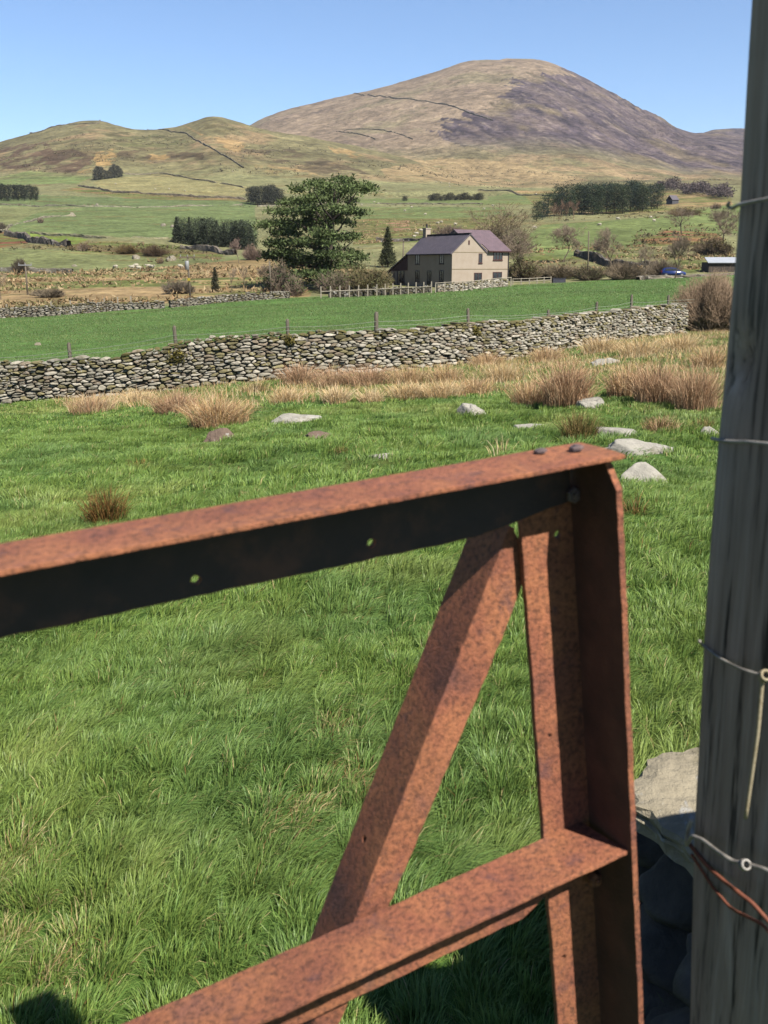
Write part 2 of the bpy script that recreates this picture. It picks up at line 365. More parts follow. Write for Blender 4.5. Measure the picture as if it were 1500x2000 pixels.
def paint_far(P):
    px, py = proj(P); X, Y, Z = P[:, 0], P[:, 1], P[:, 2]
    n1 = fbm(X / 22, Y / 22, 51, 4); n2 = fbm(X / 60, Y / 60, 57, 4); n3 = fbm(X / 7, Y / 7, 61, 3)
    col = np.tile(srgb(150, 158, 92), (len(P), 1))
    wx = px + 5 * n2 + 3 * n1; wy = py + 2.2 * n1 + 1.0 * n3
    far = Y > 105
    for c, br, poly in PATCH:
        m = inpoly(wx, wy, poly) & far
        k = 0.10 if not br else 0.0
        cc = srgb(*c) * (1 + k * n2)[:, None]
        if br:          # rough ground: tawny reed bands between green strips
            t = sstep(-0.25, 0.35, fbm(X / 40, Y / 6.5, 67, 4) + 0.3 * n3)[:, None]
            cc = cc * t + (srgb(132, 140, 80) * (1 + 0.1 * n1)[:, None]) * (1 - t)
        col[m] = cc[m]
    rough = (fbm(X / 30, Y / 9, 71, 4) > 0.36) & (Y > 230) & (Y < 1000)
    col[rough] = (col[rough] * 0.55 + srgb(150, 128, 84) * 0.45)
    # hillside
    hy = 1000 + 60 * n2 - 0.0 * X
    hm = sstep(-40, 60, Y - hy)[:, None]
    n4 = fbm(X / 90, Y / 110, 81, 5, 0.6); n5 = fbm(X / 35, Y / 40, 83, 4, 0.6)
    hc = srgb(152, 144, 104) * (1 + 0.10 * n4)[:, None]
    t = sstep(0.05, 0.5, n4 + 0.4 * n5)[:, None]; hc = hc * (1 - t) + srgb(180, 156, 118) * t
    t = sstep(0.28, 0.6, n5 - 0.3 * n4)[:, None] * 0.6; hc = hc * (1 - t) + srgb(122, 114, 80) * t
    wx = px + 12 * n4 + 9 * n5; wy = py + 5 * n5 + 4 * n4
    for c, poly in HILLP:
        m = (inpoly(wx, wy, poly) & (Y > 830)) * sstep(-.22, .10, fbm(X / 16, Y / 34, 223, 4, .6) + .2 * n5); m = m[:, None] * .92; hc = hc * (1 - m) + srgb(*c) * (1 + 0.15 * n5)[:, None] * m
    # mountain: tawny grass, grey scree on its right flank
    mm = sstep(1500, 1750, Y)[:, None]
    n6 = fbm(X / 150, Y / 150, 91, 5, 0.6); n7 = fbm((X * 0.94 + Y * 0.34) / 24, (X * 0.34 - Y * 0.94) / 95, 95, 5, 0.66)
    mc = srgb(178, 157, 132) * (1 + 0.10 * n6)[:, None]
    t = sstep(0.1, 0.5, n6 + 0.3 * n7)[:, None] * 0.7; mc = mc * (1 - t) + srgb(164, 154, 118) * t
    t = sstep(0.25, 0.6, fbm(X / 60, Y / 100, 99, 5, 0.65))[:, None] * 0.6; mc = mc * (1 - t) + srgb(140, 122, 108) * t
    sw = px + 45 * n6 + 40 * n7 + 25 * fbm(X / 25, Y / 60, 211, 4); sy = py + 26 * n6 + 18 * n7
    scr = inpoly(sw, sy, [(900, 235), (1000, 180), (1060, 140), (1120, 134), (1210, 182), (1300, 235), (1600, 265), (1700, 350), (1150, 350), (1000, 310), (900, 285), (850, 262)]).astype(float)
    scr = scr * (0.74 + 0.26 * sstep(-0.35, 0.25, n7 + 0.4 * n6))
    mc = mc * (1 - scr[:, None]) + srgb(114, 101, 108) * (1 + 0.28 * n7)[:, None] * scr[:, None]
    dk = (scr * sstep(-0.28, 0.38, n7 * 1.1 + 0.5 * fbm(X / 60, Y / 110, 103, 4)))[:, None] * (.35 + .65 * sstep(-.25, .25, fbm(X / 11, Y / 26, 105, 3, .65)))[:, None] * .95
    mc = mc * (1 - dk) + srgb(70, 63, 72) * dk
    n8 = fbm((X * 0.94 + Y * 0.34) / 8, (X * 0.34 - Y * 0.94) / 44, 97, 3, .6); fk = (sstep(.05, .5, n8 + .25 * n7) * (.25 + .75 * scr))[:, None] * .55
    mc = mc * (1 - fk) + srgb(104, 92, 92) * fk
    fk = (sstep(.15, .6, -n8 + .2 * n6) * scr)[:, None] * .5; mc = mc * (1 - fk) + srgb(186, 168, 150) * fk
    gr = sstep(0.2, 0.5, fbm(X / 110, Y / 140, 107, 4) - 0.2 * n7)[:, None] * scr[:, None] * 0.6
    mc = mc * (1 - gr) + srgb(165, 148, 108) * gr
    hc = hc * (1 - mm) + mc * mm
    # rough foot of the mountain between the two
    t = (inpoly(wx, wy, HILLP[11][1]) & (Y > 900))[:, None] * sstep(-0.5, 0.2, n5)[:, None]
    hc = hc * (1 - t) + srgb(188, 164, 122) * t
    return col * (1 - hm) + hc * hm

def near_color(X, Y):
    n = fbm(X / 2.5, Y / 2.5, 111, 4); n2 = fbm(X / 0.5, Y / 0.5, 113, 3)
    c = srgb(98, 132, 62, 0.5) * (1 + 0.25 * n + 0.2 * n2)[:, None]
    t = sstep(0.25, 0.6, n2 - 0.2 * n)[:, None] * 0.5
    return c * (1 - t) + srgb(120, 112, 62, 0.5) * t
def field_meadow_mix(X, Y):
    c = near_color(X, Y); u = 750 + X / np.maximum(Y, .5) * F / CT
    m = sstep(-0.2, 0.6, Y - WALL_D(u))[:, None]
    n = fbm(X / 6, Y / 6, 121, 3); n2 = fbm(X / 1.2, Y / 1.2, 123, 3)
    g = G_MEADOW * (1 + 0.10 * n + 0.12 * n2)[:, None]
    t = sstep(0.35, 0.7, fbm(X / 10, Y / 4, 127, 4))[:, None] * 0.35
    g = g * (1 - t) + srgb(128, 154, 90) * t
    return c * (1 - m) + g * m

def grid_faces(nr, nc):
    i = np.arange((nr - 1) * nc).reshape(nr - 1, nc)[:, :-1].ravel()
    return np.stack([i, i + 1, i + nc + 1, i + nc], 1)
# near ground and meadow: one regular sheet to 60 m
xs = np.arange(-52, 56.01, 0.3); ys = np.arange(-14, 60.01, 0.3); ys[-1] = 60
XX, YY = np.meshgrid(xs, ys); XX = XX.ravel(); YY = YY.ravel()
P = np.stack([XX, YY, Zt(XX, YY)], 1); fc = grid_faces(len(ys), len(xs))
cf = P[fc].mean(1); uf = 750 + cf[:, 0] / np.maximum(cf[:, 1], .5) * F / CT; beyond = cf[:, 1] > WALL_D(uf)
colr = field_meadow_mix(XX, YY)
tag(link('field', mesh('field', P, [fc[~beyond]], M_FIELD, colr, True)), 'rough grass field this side of the dry stone wall', kind='structure')
tag(link('meadow_edge', mesh('meadow_edge', P, [fc[beyond]], M_MEADOW, colr, True)), 'near strip of the smooth green meadow behind the wall', kind='structure')
# beyond: rows at growing distance
pxs = np.concatenate([np.arange(-1000, -120, 12), np.arange(-120, 1620, 2.5), np.arange(1620, 2500, 12)])
Ds = np.exp(np.concatenate([np.linspace(math.log(60), math.log(240), 210)[:-1], np.linspace(math.log(240), math.log(1000), 300)[:-1], np.linspace(math.log(1000), math.log(2800), 270)[:-1], np.linspace(math.log(2800), math.log(5000), 24)]))
SS, DD = np.meshgrid((pxs - 750) * CT / F, Ds); XX = (SS * DD).ravel(); YY = DD.ravel()
P = np.stack([XX, YY, Zt(XX, YY)], 1); fc = grid_faces(len(Ds), len(pxs))
colr = paint_far(P)
FIELD_FAR = lambda u: np.interp(u, PXC, ROWS[1][0])
uu = 750 + XX / YY * F / CT
m = sstep(-1.5, 1.5, YY - FIELD_FAR(uu) - 1)[:, None]
colr = field_meadow_mix(XX, YY) * (1 - m) + colr * m
cf = P[fc].mean(1); uf = 750 + cf[:, 0] / cf[:, 1] * F / CT
k_me = cf[:, 1] < FIELD_FAR(uf) + 2; k_va = ~k_me & (cf[:, 1] < 960); k_hi = ~k_me & ~k_va & (cf[:, 1] < 1640); k_mo = ~(k_me | k_va | k_hi)
for nm, k, mt, lab in (('meadow', k_me, M_MEADOW, 'smooth bright green meadow between the wall and the farmhouse'), ('valley_fields', k_va, M_VALLEY, 'patchwork of pasture and rough grazing across the valley'),
                       ('hills', k_hi, M_HILL, 'olive and tan hillside with heather patches'), ('mountain', k_mo, M_MOUNT, 'bare tawny mountain with grey scree on its right flank')):
    fs = fc[k]; used = np.unique(fs); rm = np.zeros(len(P), np.int64); rm[used] = np.arange(len(used))
    tag(link(nm, mesh(nm, P[used], [rm[fs]], mt, colr[used], True)), lab, kind='structure')

# ------------------------------------------------------------------ dry stone walls
def clip_poly(poly, nx, ny, c):
    out = []; n = len(poly)
    for i in range(n):
        a = poly[i]; b = poly[(i + 1) % n]
        da = a[0] * nx + a[1] * ny - c; db = b[0] * nx + b[1] * ny - c
        if da <= 0: out.append(a)
        if (da < 0 < db) or (db < 0 < da):
            t = da / (da - db); out.append((a[0] + (b[0] - a[0]) * t, a[1] + (b[1] - a[1]) * t))
    return out
def stone_cells(L, top, rng, w=(0.11, 0.54), h=(0.045, 0.135), asp=3.1):
    """irregular courses of stones on a length x height face, as shrunken convex cells"""
    pts = []; y = 0.0; hmax = max(top(l) for l in np.linspace(0, L, 200))
    while y < hmax + 0.1:
        ch = rng.uniform(*h) * (1.25 if y < 0.3 else 1.0); x = rng.uniform(-.3, 0)
        while x < L + 0.3:
            ww = rng.uniform(*w) * (0.55 if rng.random() < .35 else 1.25 if rng.random() < .15 else 1) * (1.2 if y < 0.3 else 1)
            py = y + ch / 2 + rng.normal(0, ch * 0.20) + 0.03 * math.sin(x * 1.7 + y * 3)
            if ww > 0.25 and rng.random() < 0.3:
                pts.append((x + ww / 2, py + ch * .27)); pts.append((x + ww / 2 + rng.uniform(-.05, .05), py - ch * .27))
            else: pts.append((x + ww / 2, py))
            x += ww
        y += ch
    pts = np.array(pts); S = np.array([1.0, asp]); q = pts * S
    cells = []; cellsz = 0.6; gridd = {}
    for i, p in enumerate(q): gridd.setdefault((int(p[0] // cellsz), int(p[1] // cellsz)), []).append(i)
    for i, p in enumerate(q):
        tl = top(pts[i, 0]) * asp
        if p[1] > tl - 0.02 or p[0] < 0 or p[0] > L: continue
        R = 0.5; poly = [(p[0] - R, p[1] - R), (p[0] + R, p[1] - R), (p[0] + R, p[1] + R), (p[0] - R, p[1] + R)]
        gx, gy = int(p[0] // cellsz), int(p[1] // cellsz)
        nb = [j for a in (-1, 0, 1) for b in (-1, 0, 1) for j in gridd.get((gx + a, gy + b), []) if j != i]
        nb.sort(key=lambda j: (q[j, 0] - p[0]) ** 2 + (q[j, 1] - p[1]) ** 2)
        for j in nb[:22]:
            dx, dy = q[j] - p; d = math.hypot(dx, dy)
            if d < 1e-4: continue
            nx, ny = dx / d, dy / d
            poly = clip_poly(poly, nx, ny, nx * (p[0] + dx / 2) + ny * (p[1] + dy / 2))
            if len(poly) < 3: break
        if len(poly) < 3: continue
        poly = np.array(poly) / S
        if poly[:, 0].ptp() < .03 if hasattr(poly, 'ptp') else np.ptp(poly[:, 0]) < .03: continue
        cells.append(poly)
    return cells
def stone_mesh(cells, frame, rng, depth=0.24, gap=0.006, pale=0.2, moss=0.15, top=None, smooth_n=12, height=1.4):
    """frame(l, h, d) -> world position; every cell becomes a rounded stone through the wall"""
    V, Fq, C = [], [], []; nv = 0
    for poly in cells:
        c = poly.mean(0); n = len(poly)
        # corner cutting, then an even number of points round the rim
        pl = poly
        for _ in range(1):
            nx = np.roll(pl, -1, 0); pl = np.stack([pl * .80 + nx * .20, pl * .20 + nx * .80], 1).reshape(-1, 2)
        seg = np.linalg.norm(np.roll(pl, -1, 0) - pl, axis=1); s = np.concatenate([[0], np.cumsum(seg)]); tt = np.linspace(0, s[-1], smooth_n, endpoint=False)
        pc = np.vstack([pl, pl[:1]]); pl = np.stack([np.interp(tt, s, pc[:, 0]), np.interp(tt, s, pc[:, 1])], 1)
        ext = pl - c; r = np.linalg.norm(ext, axis=1).mean(); sc = max(0.5, 1 - gap / max(np.abs(ext[:, 1]).mean(), .01))
        ext = ext * sc; ext += rng.normal(0, 0.06 * r, ext.shape)
        d0 = depth + rng.normal(0, 0.030) ; bul = 0.10 * r + 0.005
        tx, ty = rng.normal(0, .22, 2)
        rings = []
        for (k, dd) in ((0.86, -d0), (1.0, -d0 + 0.05), (1.0, d0 - 0.055), (0.92, d0 - 0.018), (0.66, d0 + bul * .5)):
            e = ext * k; rings.append((c + e, dd + (tx * e[:, 0] + ty * e[:, 1]) * (1 if dd > 0 else -.3) + rng.normal(0, .004, len(e))))
        base = nv
        for pp, dd in rings:
            V.append(np.stack([pp[:, 0], pp[:, 1], dd], 1)); nv += len(pp)
        V.append(np.array([[c[0], c[1], d0 + bul + rng.normal(0, .006)], [c[0], c[1], -d0 - .02]])); nv += 2
        m = smooth_n; k = np.arange(m); k1 = (k + 1) % m
        for q in range(4): Fq.append(np.stack([base + q * m + k, base + q * m + k1, base + (q + 1) * m + k1, base + (q + 1) * m + k], 1))
        cap = np.stack([base + 4 * m + k, base + 4 * m + k1, np.full(m, nv - 2), np.full(m, nv - 2)], 1)
        capb = np.stack([base + k1, base + k, np.full(m, nv - 1), np.full(m, nv - 1)], 1)
        Fq.append(('t', cap[:, :3])); Fq.append(('t', capb[:, :3]))
        t = rng.random(); g = rng.normal(1, .17)
        col = srgb(188, 180, 160) * g
        if t < pale: col = srgb(226, 216, 196) * rng.normal(1, .08)
        elif t < pale + moss: col = srgb(160, 150, 110) * g
        elif t < pale + moss + .15: col = srgb(172, 156, 134) * g
        if top is not None and c[1] > top(c[0]) - 0.22 and rng.random() < .35: col = srgb(128, 120, 74) * rng.normal(1, .15)
        C.append(np.tile(np.clip(col, .02, .8), (m * 5 + 2, 1)))
    V = np.concatenate(V); C = np.concatenate(C)
    quads = np.concatenate([f for f in Fq if not isinstance(f, tuple)]); tris = np.concatenate([f[1] for f in Fq if isinstance(f, tuple)])
    return frame(V[:, 0], V[:, 1], V[:, 2]), [quads, tris], C
def stone_material(name, s=1.0):
    m, N, L, b = nodes(name); v = vcoord(N, L); c = attr(N)
    n = noise_node(N, L, v, 9 * s, 6, .7); r = ramp(N, L, n.outputs[0], [(.3, .85), (.7, 1.3)])
    c = mixc(N, L, 1.0, c, r.outputs[0], 'MULTIPLY')
    n2 = noise_node(N, L, v, 5.5 * s, 5, .7, .6); r2 = ramp(N, L, n2.outputs[0], [(.57, 0), (.62, .9)])
    c = mixc(N, L, r2.outputs[0], c, tuple(srgb(226, 222, 212)))
    n3 = noise_node(N, L, v, 3.0 * s, 5, .65); r3 = ramp(N, L, n3.outputs[0], [(.56, 0), (.70, .75)])
    c = mixc(N, L, r3.outputs[0], c, tuple(srgb(120, 112, 78)))
    L.new(c, b.inputs['Base Color']); b.inputs['Roughness'].default_value = .95; b.inputs['Specular IOR Level'].default_value = .15
    bump(N, L, b, noise_node(N, L, v, 26 * s, 6, .7).outputs[0], .8, .02)
    return m
M_STONE = stone_material('lichen_stone'); M_STONEFAR = stone_material('far_stone', .4)
M_GAP = mat_noise('wall_core', [(.3, (.03, .028, .022)), (.7, (.07, .06, .05))], 6)
def path_frame(pts):
    """polyline in plan -> function (l) -> x, y, nx, ny (normal to the right of travel, towards the viewer)"""
    p = np.array([(q[0], q[1]) for q in pts], float); fine = np.linspace(0, len(p) - 1, 40 * len(p))
    p = np.stack([gsm(np.interp(fine, np.arange(len(p)), p[:, 0]), 8, 0), gsm(np.interp(fine, np.arange(len(p)), p[:, 1]), 8, 0)], 1)
    s = np.concatenate([[0], np.cumsum(np.linalg.norm(np.diff(p, axis=0), axis=1))])
    t = np.gradient(p, axis=0); t /= np.linalg.norm(t, axis=1)[:, None]
    def f(l): return np.interp(l, s, p[:, 0]), np.interp(l, s, p[:, 1]), np.interp(l, s, t[:, 1]), -np.interp(l, s, t[:, 0])
    return f, s[-1]
def stone_wall(name, label, pts, topf, seed, mat, depth=.24, pale=.16, moss=.2, gap=.0036, sink=.1, n=12, group=None, **kw):
    """topf(x, y) -> height of the wall above its foot"""
    rng = np.random.default_rng(seed); f, L = path_frame(pts)
    ll = np.linspace(0, L, 300); gx, gy, _, _ = f(ll); gz = gsm(Zt(gx, gy), 6, 0)
    base = lambda l: np.interp(l, ll, gz) - sink
    hh = np.array([topf(a, b) for a, b in zip(gx, gy)]) + sink
    jag = .05 * fbm(ll / .35, ll * 0, seed + 5, 3)
    top = lambda l: float(np.interp(l, ll, hh + jag))
    cells = stone_cells(L, top, rng, **kw)
    def frame(l, h, d):
        x, y, nx, ny = f(l); d = d * (1 + .12 - .3 * np.clip(h, 0, 1.6)) if depth > .2 else d
        return np.stack([x + nx * d, y + ny * d, base(l) + h], 1)
    V, Fc, C = stone_mesh(cells, frame, rng, depth, gap, pale, moss, top, n)
    o = link(name, mesh(name, V, Fc, mat, C, False)); tag(o, label, 'wall', group)
    # solid dark core added so light does not leak between the stones
    k = np.linspace(0, L, max(8, int(L / .8))); x, y, nx, ny = f(k); b0 = base(k); t0 = b0 + np.array([top(q) for q in k]) - .13
    d = depth * .55; vs = []
    for i in range(len(k)): vs += [(x[i] + nx[i] * d, y[i] + ny[i] * d, b0[i]), (x[i] + nx[i] * d * .6, y[i] + ny[i] * d * .6, t0[i]), (x[i] - nx[i] * d * .6, y[i] - ny[i] * d * .6, t0[i]), (x[i] - nx[i] * d, y[i] - ny[i] * d, b0[i])]
    fs = [(i * 4 + a, i * 4 + a + 1, i * 4 + a + 5, i * 4 + a + 4) for i in range(len(k) - 1) for a in range(3)] + [(0, 3, 2, 1), (len(vs) - 4, len(vs) - 3, len(vs) - 2, len(vs) - 1)]
    link('core_filler', mesh('core_filler', vs, fs, M_GAP), o)
    return o, f, L, top, base
WPX = [-620, -300, -100, 0, 130, 250, 400, 500, 650, 800, 900, 1000, 1100, 1250, 1350]
def wall_pt(u):
    D = float(WALL_D(u)); return ((u - 750) * CT / F * D, D)
wall_top_px = np.array([(-700, 735), (-300, 722), (0, 706), (130, 700), (200, 697), (270, 684), (330, 672), (400, 656), (480, 653), (560, 651), (640, 645), (700, 645), (850, 637), (920, 627), (1000, 627), (1100, 614), (1200, 605), (1250, 600), (1335, 593), (1500, 585)], float)
def wall_height(x, y):
    e = float(e_of(np.interp(750 + x / y * F / CT, wall_top_px[:, 0], wall_top_px[:, 1]))); return float(np.clip(H + e * y - zt(x, y), .75, 1.6))
wall_main, WF, WL, WTOP, WBASE = stone_wall('stone_wall', 'long lichen covered dry stone wall crossing the field behind the rushes', [wall_pt(u) for u in WPX], wall_height, 7, M_STONE)

# ------------------------------------------------------------------ rocks
def rock_data(name, seed, size, mat, sub=4, flat=0.3, rough=.28, tint=(170, 160, 138), crop=-.35, facet=3):
    rng = np.random.default_rng(seed); bm = bmesh.new(); bmesh.ops.create_icosphere(bm, subdivisions=sub, radius=1)
    P = np.array([v.co[:] for v in bm.verts]); fs = np.array([[v.index for v in f.verts] for f in bm.faces]); bm.free()
    r = 1 + rough * noise3(P * 1.3 + seed * 3.1, seed) + rough * .5 * noise3(P * 3 + seed, seed + 3) + rough * .2 * noise3(P * 8, seed + 5) + rough * .14 * noise3(P * 19, seed + 6) + rough * .07 * noise3(P * 43, seed + 8)
    P = P * r[:, None]
    for k in range(facet * 2):                 # broken, flattened sides
        n = rng.normal(size=3); n[2] = abs(n[2]) * .7; n /= np.linalg.norm(n); d = P @ n; lim = rng.uniform(.55, .9)
        P -= np.clip(d - lim, 0, None)[:, None] * n * .85
    P[:, 2] = np.where(P[:, 2] < crop, crop + (P[:, 2] - crop) * .3, P[:, 2])
    P = P * np.array(size) / 2
    col = np.tile(srgb(*tint), (len(P), 1)) * (1 + .15 * noise3(P * 6, seed + 9))[:, None]
    return mesh(name, P, [fs], mat, col, True)
ROCKS = [  # px, py of the foot, width px, height px, depth ratio, label
    (428, 862, 62, 26, .8, 'dark wedge of rock below the big straw coloured tussock', 11),
    (578, 824, 125, 16, .5, 'long flat pale rock outcrop lying in the grass right of the straw tussock', 12),
    (636, 856, 92, 15, .4, 'thin flat brownish rock flush with the grass in the middle of the field', 13),
    (750, 895, 58, 15, .5, 'small low rock just above the top rail of the gate', 14),
    (926, 812, 58, 28, .9, 'rounded grey boulder with a white lichen spot standing alone in the grass', 15),
    (1036, 838, 84, 14, .4, 'thin flat rock slab left of the green rush clump', 16),
    (1160, 797, 76, 40, .8, 'upright boulder with a dark left side in front of the tall reddish rushes', 17),
    (1216, 856, 92, 40, .7, 'pale boulder with white lichen patches right of the rush clump', 18),
    (1257, 886, 138, 30, .6, 'wide low grey boulder below the one with lichen patches', 19),
    (1262, 943, 128, 42, .7, 'pale pointed boulder beside the corner of the rusty gate', 20),
    (1392, 850, 46, 20, .7, 'small rock half hidden by the wooden post', 21),
    (1190, 712, 60, 13, .5, 'flat pale rock among the dead grass near the wall', 22),
    (662, 724, 40, 22, .7, 'pale stone fallen at the foot of the long wall', 23),
    (590, 732, 60, 18, .6, 'brown flat stone lying at the foot of the long wall', 24),
    (478, 966, 30, 8, .5, 'bare tan stone barely showing in the short grass', 25),
]
for px, py, wp, hp, dr, lab, sd in ROCKS:
    g = ground_hit(px, py); m = (g.y * CT + (H - g.z) * ST) / F; w = wp * m * 1.08; h = hp * m * 1.15
    tint = (150, 128, 112) if sd in (11, 13, 24) else (205, 175, 130) if sd == 25 else (206, 200, 186)
    o = link('boulder', rock_data('boulder', sd, (w, w * max(dr, .7), h * 1.7), M_STONE, 5, tint=tint, rough=.42))
    o.location = (g.x, g.y + w * dr * .3, g.z - h * .18); o.rotation_euler = (0, 0, random.Random(sd).uniform(-.3, .3))
    tag(o, lab, 'rock', 'rocks in the field')

# ------------------------------------------------------------------ grass blades
def blades(pos, h, w, lean, col, rng, segs=2, curl=.25):
    """one tapering bent blade per root; returns verts, faces, colours"""
    n = len(pos); a = rng.uniform(0, 2 * np.pi, n); side = np.stack([np.cos(a), np.sin(a), np.zeros(n)], 1) * (w / 2)[:, None]
    L3 = np.concatenate([lean, np.zeros((n, 1))], 1); up = np.array([0, 0, 1.0])
    ll = np.minimum(np.linalg.norm(lean, axis=1), .95)
    vs = []
    if segs == 2:
        mid = pos + up * (h * .55)[:, None] * (1 - .25 * ll)[:, None] + L3 * (h * .30)[:, None]
        tip = pos + up * (h * (1 - .55 * ll))[:, None] + L3 * (h * .95)[:, None]
        V = np.stack([pos - side, pos + side, mid - side * .75, mid + side * .75, tip], 1).reshape(-1, 3)
        b = np.arange(n) * 5
        q = np.stack([b, b + 1, b + 3, b + 2], 1); t = np.stack([b + 2, b + 3, b + 4], 1); k = 5
    else:
        m1 = pos + up * (h * .38)[:, None] + L3 * (h * .12)[:, None]
        m2 = pos + up * (h * .74 * (1 - .15 * ll))[:, None] + L3 * (h * .48)[:, None]
        tip = pos + up * (h * (1 - .42 * ll))[:, None] + L3 * (h * 1.0)[:, None]
        V = np.stack([pos - side, pos + side, m1 - side * .9, m1 + side * .9, m2 - side * .6, m2 + side * .6, tip], 1).reshape(-1, 3)
        b = np.arange(n) * 7
        q = np.concatenate([np.stack([b, b + 1, b + 3, b + 2], 1), np.stack([b + 2, b + 3, b + 5, b + 4], 1)]); t = np.stack([b + 4, b + 5, b + 6], 1); k = 7
    return V, q, t, np.repeat(col, k, 0)
def join_blades(name, parts, mat):
    V, Q, T, C = [], [], [], []; off = 0
    for v, q, t, c in parts: V.append(v); Q.append(q + off); T.append(t + off); C.append(c); off += len(v)
    return mesh(name, np.concatenate(V), [np.concatenate(Q), np.concatenate(T)], mat, np.concatenate(C))
ST_SPOT = [ground_hit(652, 1432), ground_hit(690, 1530), ground_hit(575, 1600), ground_hit(40, 1830), ground_hit(20, 1700), ground_hit(120, 1920)]
def grass_zone(y0, y1, dens, hmul, w, seed, segs):
    rng = np.random.default_rng(seed); hw = lambda y: .50 * y + .7
    n = int((hw(y0) + hw(y1)) * (y1 - y0) * dens * 1.02)
    y = y0 + (y1 - y0) * (rng.random(int(n * 1.3))); x = rng.uniform(-1, 1, len(y)) * hw(y1)
    k = np.abs(x) < hw(y); x = x[k]; y = y[k]
    u = 750 + x / y * F / CT; k = y < WALL_D(u) - .25; x = x[k]; y = y[k]
    # blades gather in tufts and lean out of them
    cell = .15 if y1 < 5 else .22 if y1 < 10 else .4
    cx = np.floor(x / cell); cy = np.floor(y / cell); jx = (cx + .1 + .8 * hash2(cx, cy, 5)) * cell; jy = (cy + .1 + .8 * hash2(cx, cy, 6)) * cell
    pull = rng.random(len(x)) ** .7 * .36; ox = x - jx; oy = y - jy
    x = x - ox * pull; y = y - oy * pull
    big = fbm(x / .9, y / .9, 131, 3); med = fbm(x / .32, y / .32, 133, 3); huge = fbm(x / 4.0, y / 4.0, 135, 3)
    rank = hash2(cx, cy, 8)
    h = (.055 + .085 * np.clip(.5 + .6 * big + .35 * med, 0, 1.3) + .05 * rank) * rng.uniform(.55, 1.25, len(x)) * hmul
    swx = .30 + .5 * fbm(x / .6, y / .6, 141, 2); swy = .10 + .5 * fbm(x / .6, y / .6, 143, 2)
    lean = np.stack([swx + ox / cell * .75 + rng.normal(0, .22, len(x)), swy + oy / cell * .75 + rng.normal(0, .22, len(x))], 1)
    ln = np.linalg.norm(lean, axis=1); lean *= (np.minimum(ln, .98) / np.maximum(ln, 1e-6))[:, None]
    # colour of the blade itself
    g1 = srgb(146, 168, 80, .94); g2 = srgb(114, 150, 70, .86); g3 = srgb(164, 172, 94, .98); st = srgb(216, 196, 140, .9); br = srgb(160, 122, 74, .75)
    t = rng.random(len(x))[:, None]; col = g1 * (1 - t) + g2 * t
    bl = sstep(.0, .5, fbm(x / 1.3, y / 1.3, 151, 3))[:, None]; col = col * (1 - .35 * bl) + srgb(104, 144, 84, .78) * .35 * bl
    ye = sstep(.20, .8, .8 * huge + .5 * fbm(x / .8, y / .8, 153, 3) + .25 * sstep(14, 24, y))[:, None]; col = col * (1 - .65 * ye) + g3 * .65 * ye
    col = col * rng.uniform(.72, 1.25, (len(x), 1))
    patch = fbm(x / 1.8, y / 1.8, 155, 3)
    p = .016 + .06 * sstep(.3, .7, patch) + .14 * sstep(16, 27, y) * sstep(-.2, .4, fbm(x / 3, y / 2, 157, 3))
    for s in ST_SPOT:
        r2 = ((x - s.x) ** 2 + ((y - s.y) * .8) ** 2); near = np.exp(-r2 / (.10 ** 2 if s.y < 4 else .3 ** 2)); p = p + near * .34; h = h * (1 - .35 * near)
    k = rng.random(len(x)); dry = k < p; col[dry] = (st * rng.uniform(.6, 1.1, (dry.sum(), 1))); brn = k < p * .25; col[brn] = br
    lean[dry] *= 1.25
    z = Zt(x, y) - .01
    ww = w * rng.uniform(.6, 1.3, len(x))
    return blades(np.stack([x, y, z], 1), h, ww, lean, col, rng, segs)
gz = [grass_zone(.75, 2.6, 19000, .70, .0028, 1, 3), grass_zone(2.6, 4.6, 12500, .74, .0036, 2, 3), grass_zone(4.6, 9, 5600, .76, .0056, 3, 2),
      grass_zone(9, 18, 1900, .85, .010, 4, 2), grass_zone(18, 52, 520, .75, .018, 5, 2)]
tag(link('grass', join_blades('grass', gz, M_GRASS)), 'green tufted grass of the near field with straw coloured blades', kind='stuff')

# tussocks of rushes and dead grass
def tussock(seed, n, hgt, rad, cols, droop=.35, spread=.55, w=.012):
    rng = np.random.default_rng(seed); a = rng.uniform(0, 2 * np.pi, n); r = rad * np.sqrt(rng.random(n)) * .55
    sub = rng.integers(0, 7, n); sa = sub * .9 + rng.normal(0, .25, n)
    x = r * np.cos(a) + .35 * rad * np.cos(sa) * (sub > 0); y = r * np.sin(a) + .35 * rad * np.sin(sa) * (sub > 0)
    d = np.stack([x, y], 1) / rad; lean = d * spread * 1.25 + rng.normal(0, .24, (n, 2)) + np.array([.06, .03])
    h = hgt * (.25 + .85 * rng.random(n) ** .6) * (1 - .25 * np.linalg.norm(d, axis=1)) * (1 + .16 * np.sin(sub * 2.1))
    fall = rng.random(n) < droop; lean[fall] *= 1.9; ln = np.linalg.norm(lean, axis=1); lean *= (np.minimum(ln, 1.1) / np.maximum(ln, 1e-6))[:, None]
    cols = [np.array(c) for c in cols]; ci = rng.integers(0, len(cols), n); col = np.array(cols)[ci] * rng.uniform(.7, 1.25, (n, 1))
    z = -.03 * np.ones(n)
    return blades(np.stack([x, y, z], 1), h, w * rng.uniform(.6, 1.3, n), lean, col, rng, 3)
STRAW = [srgb(222, 188, 132, .90), srgb(232, 206, 160, .90), srgb(202, 162, 108, .85)]; PINK = [srgb(212, 172, 136, .85), srgb(196, 152, 116, .85), srgb(226, 194, 156, .85), srgb(180, 142, 106, .8)]
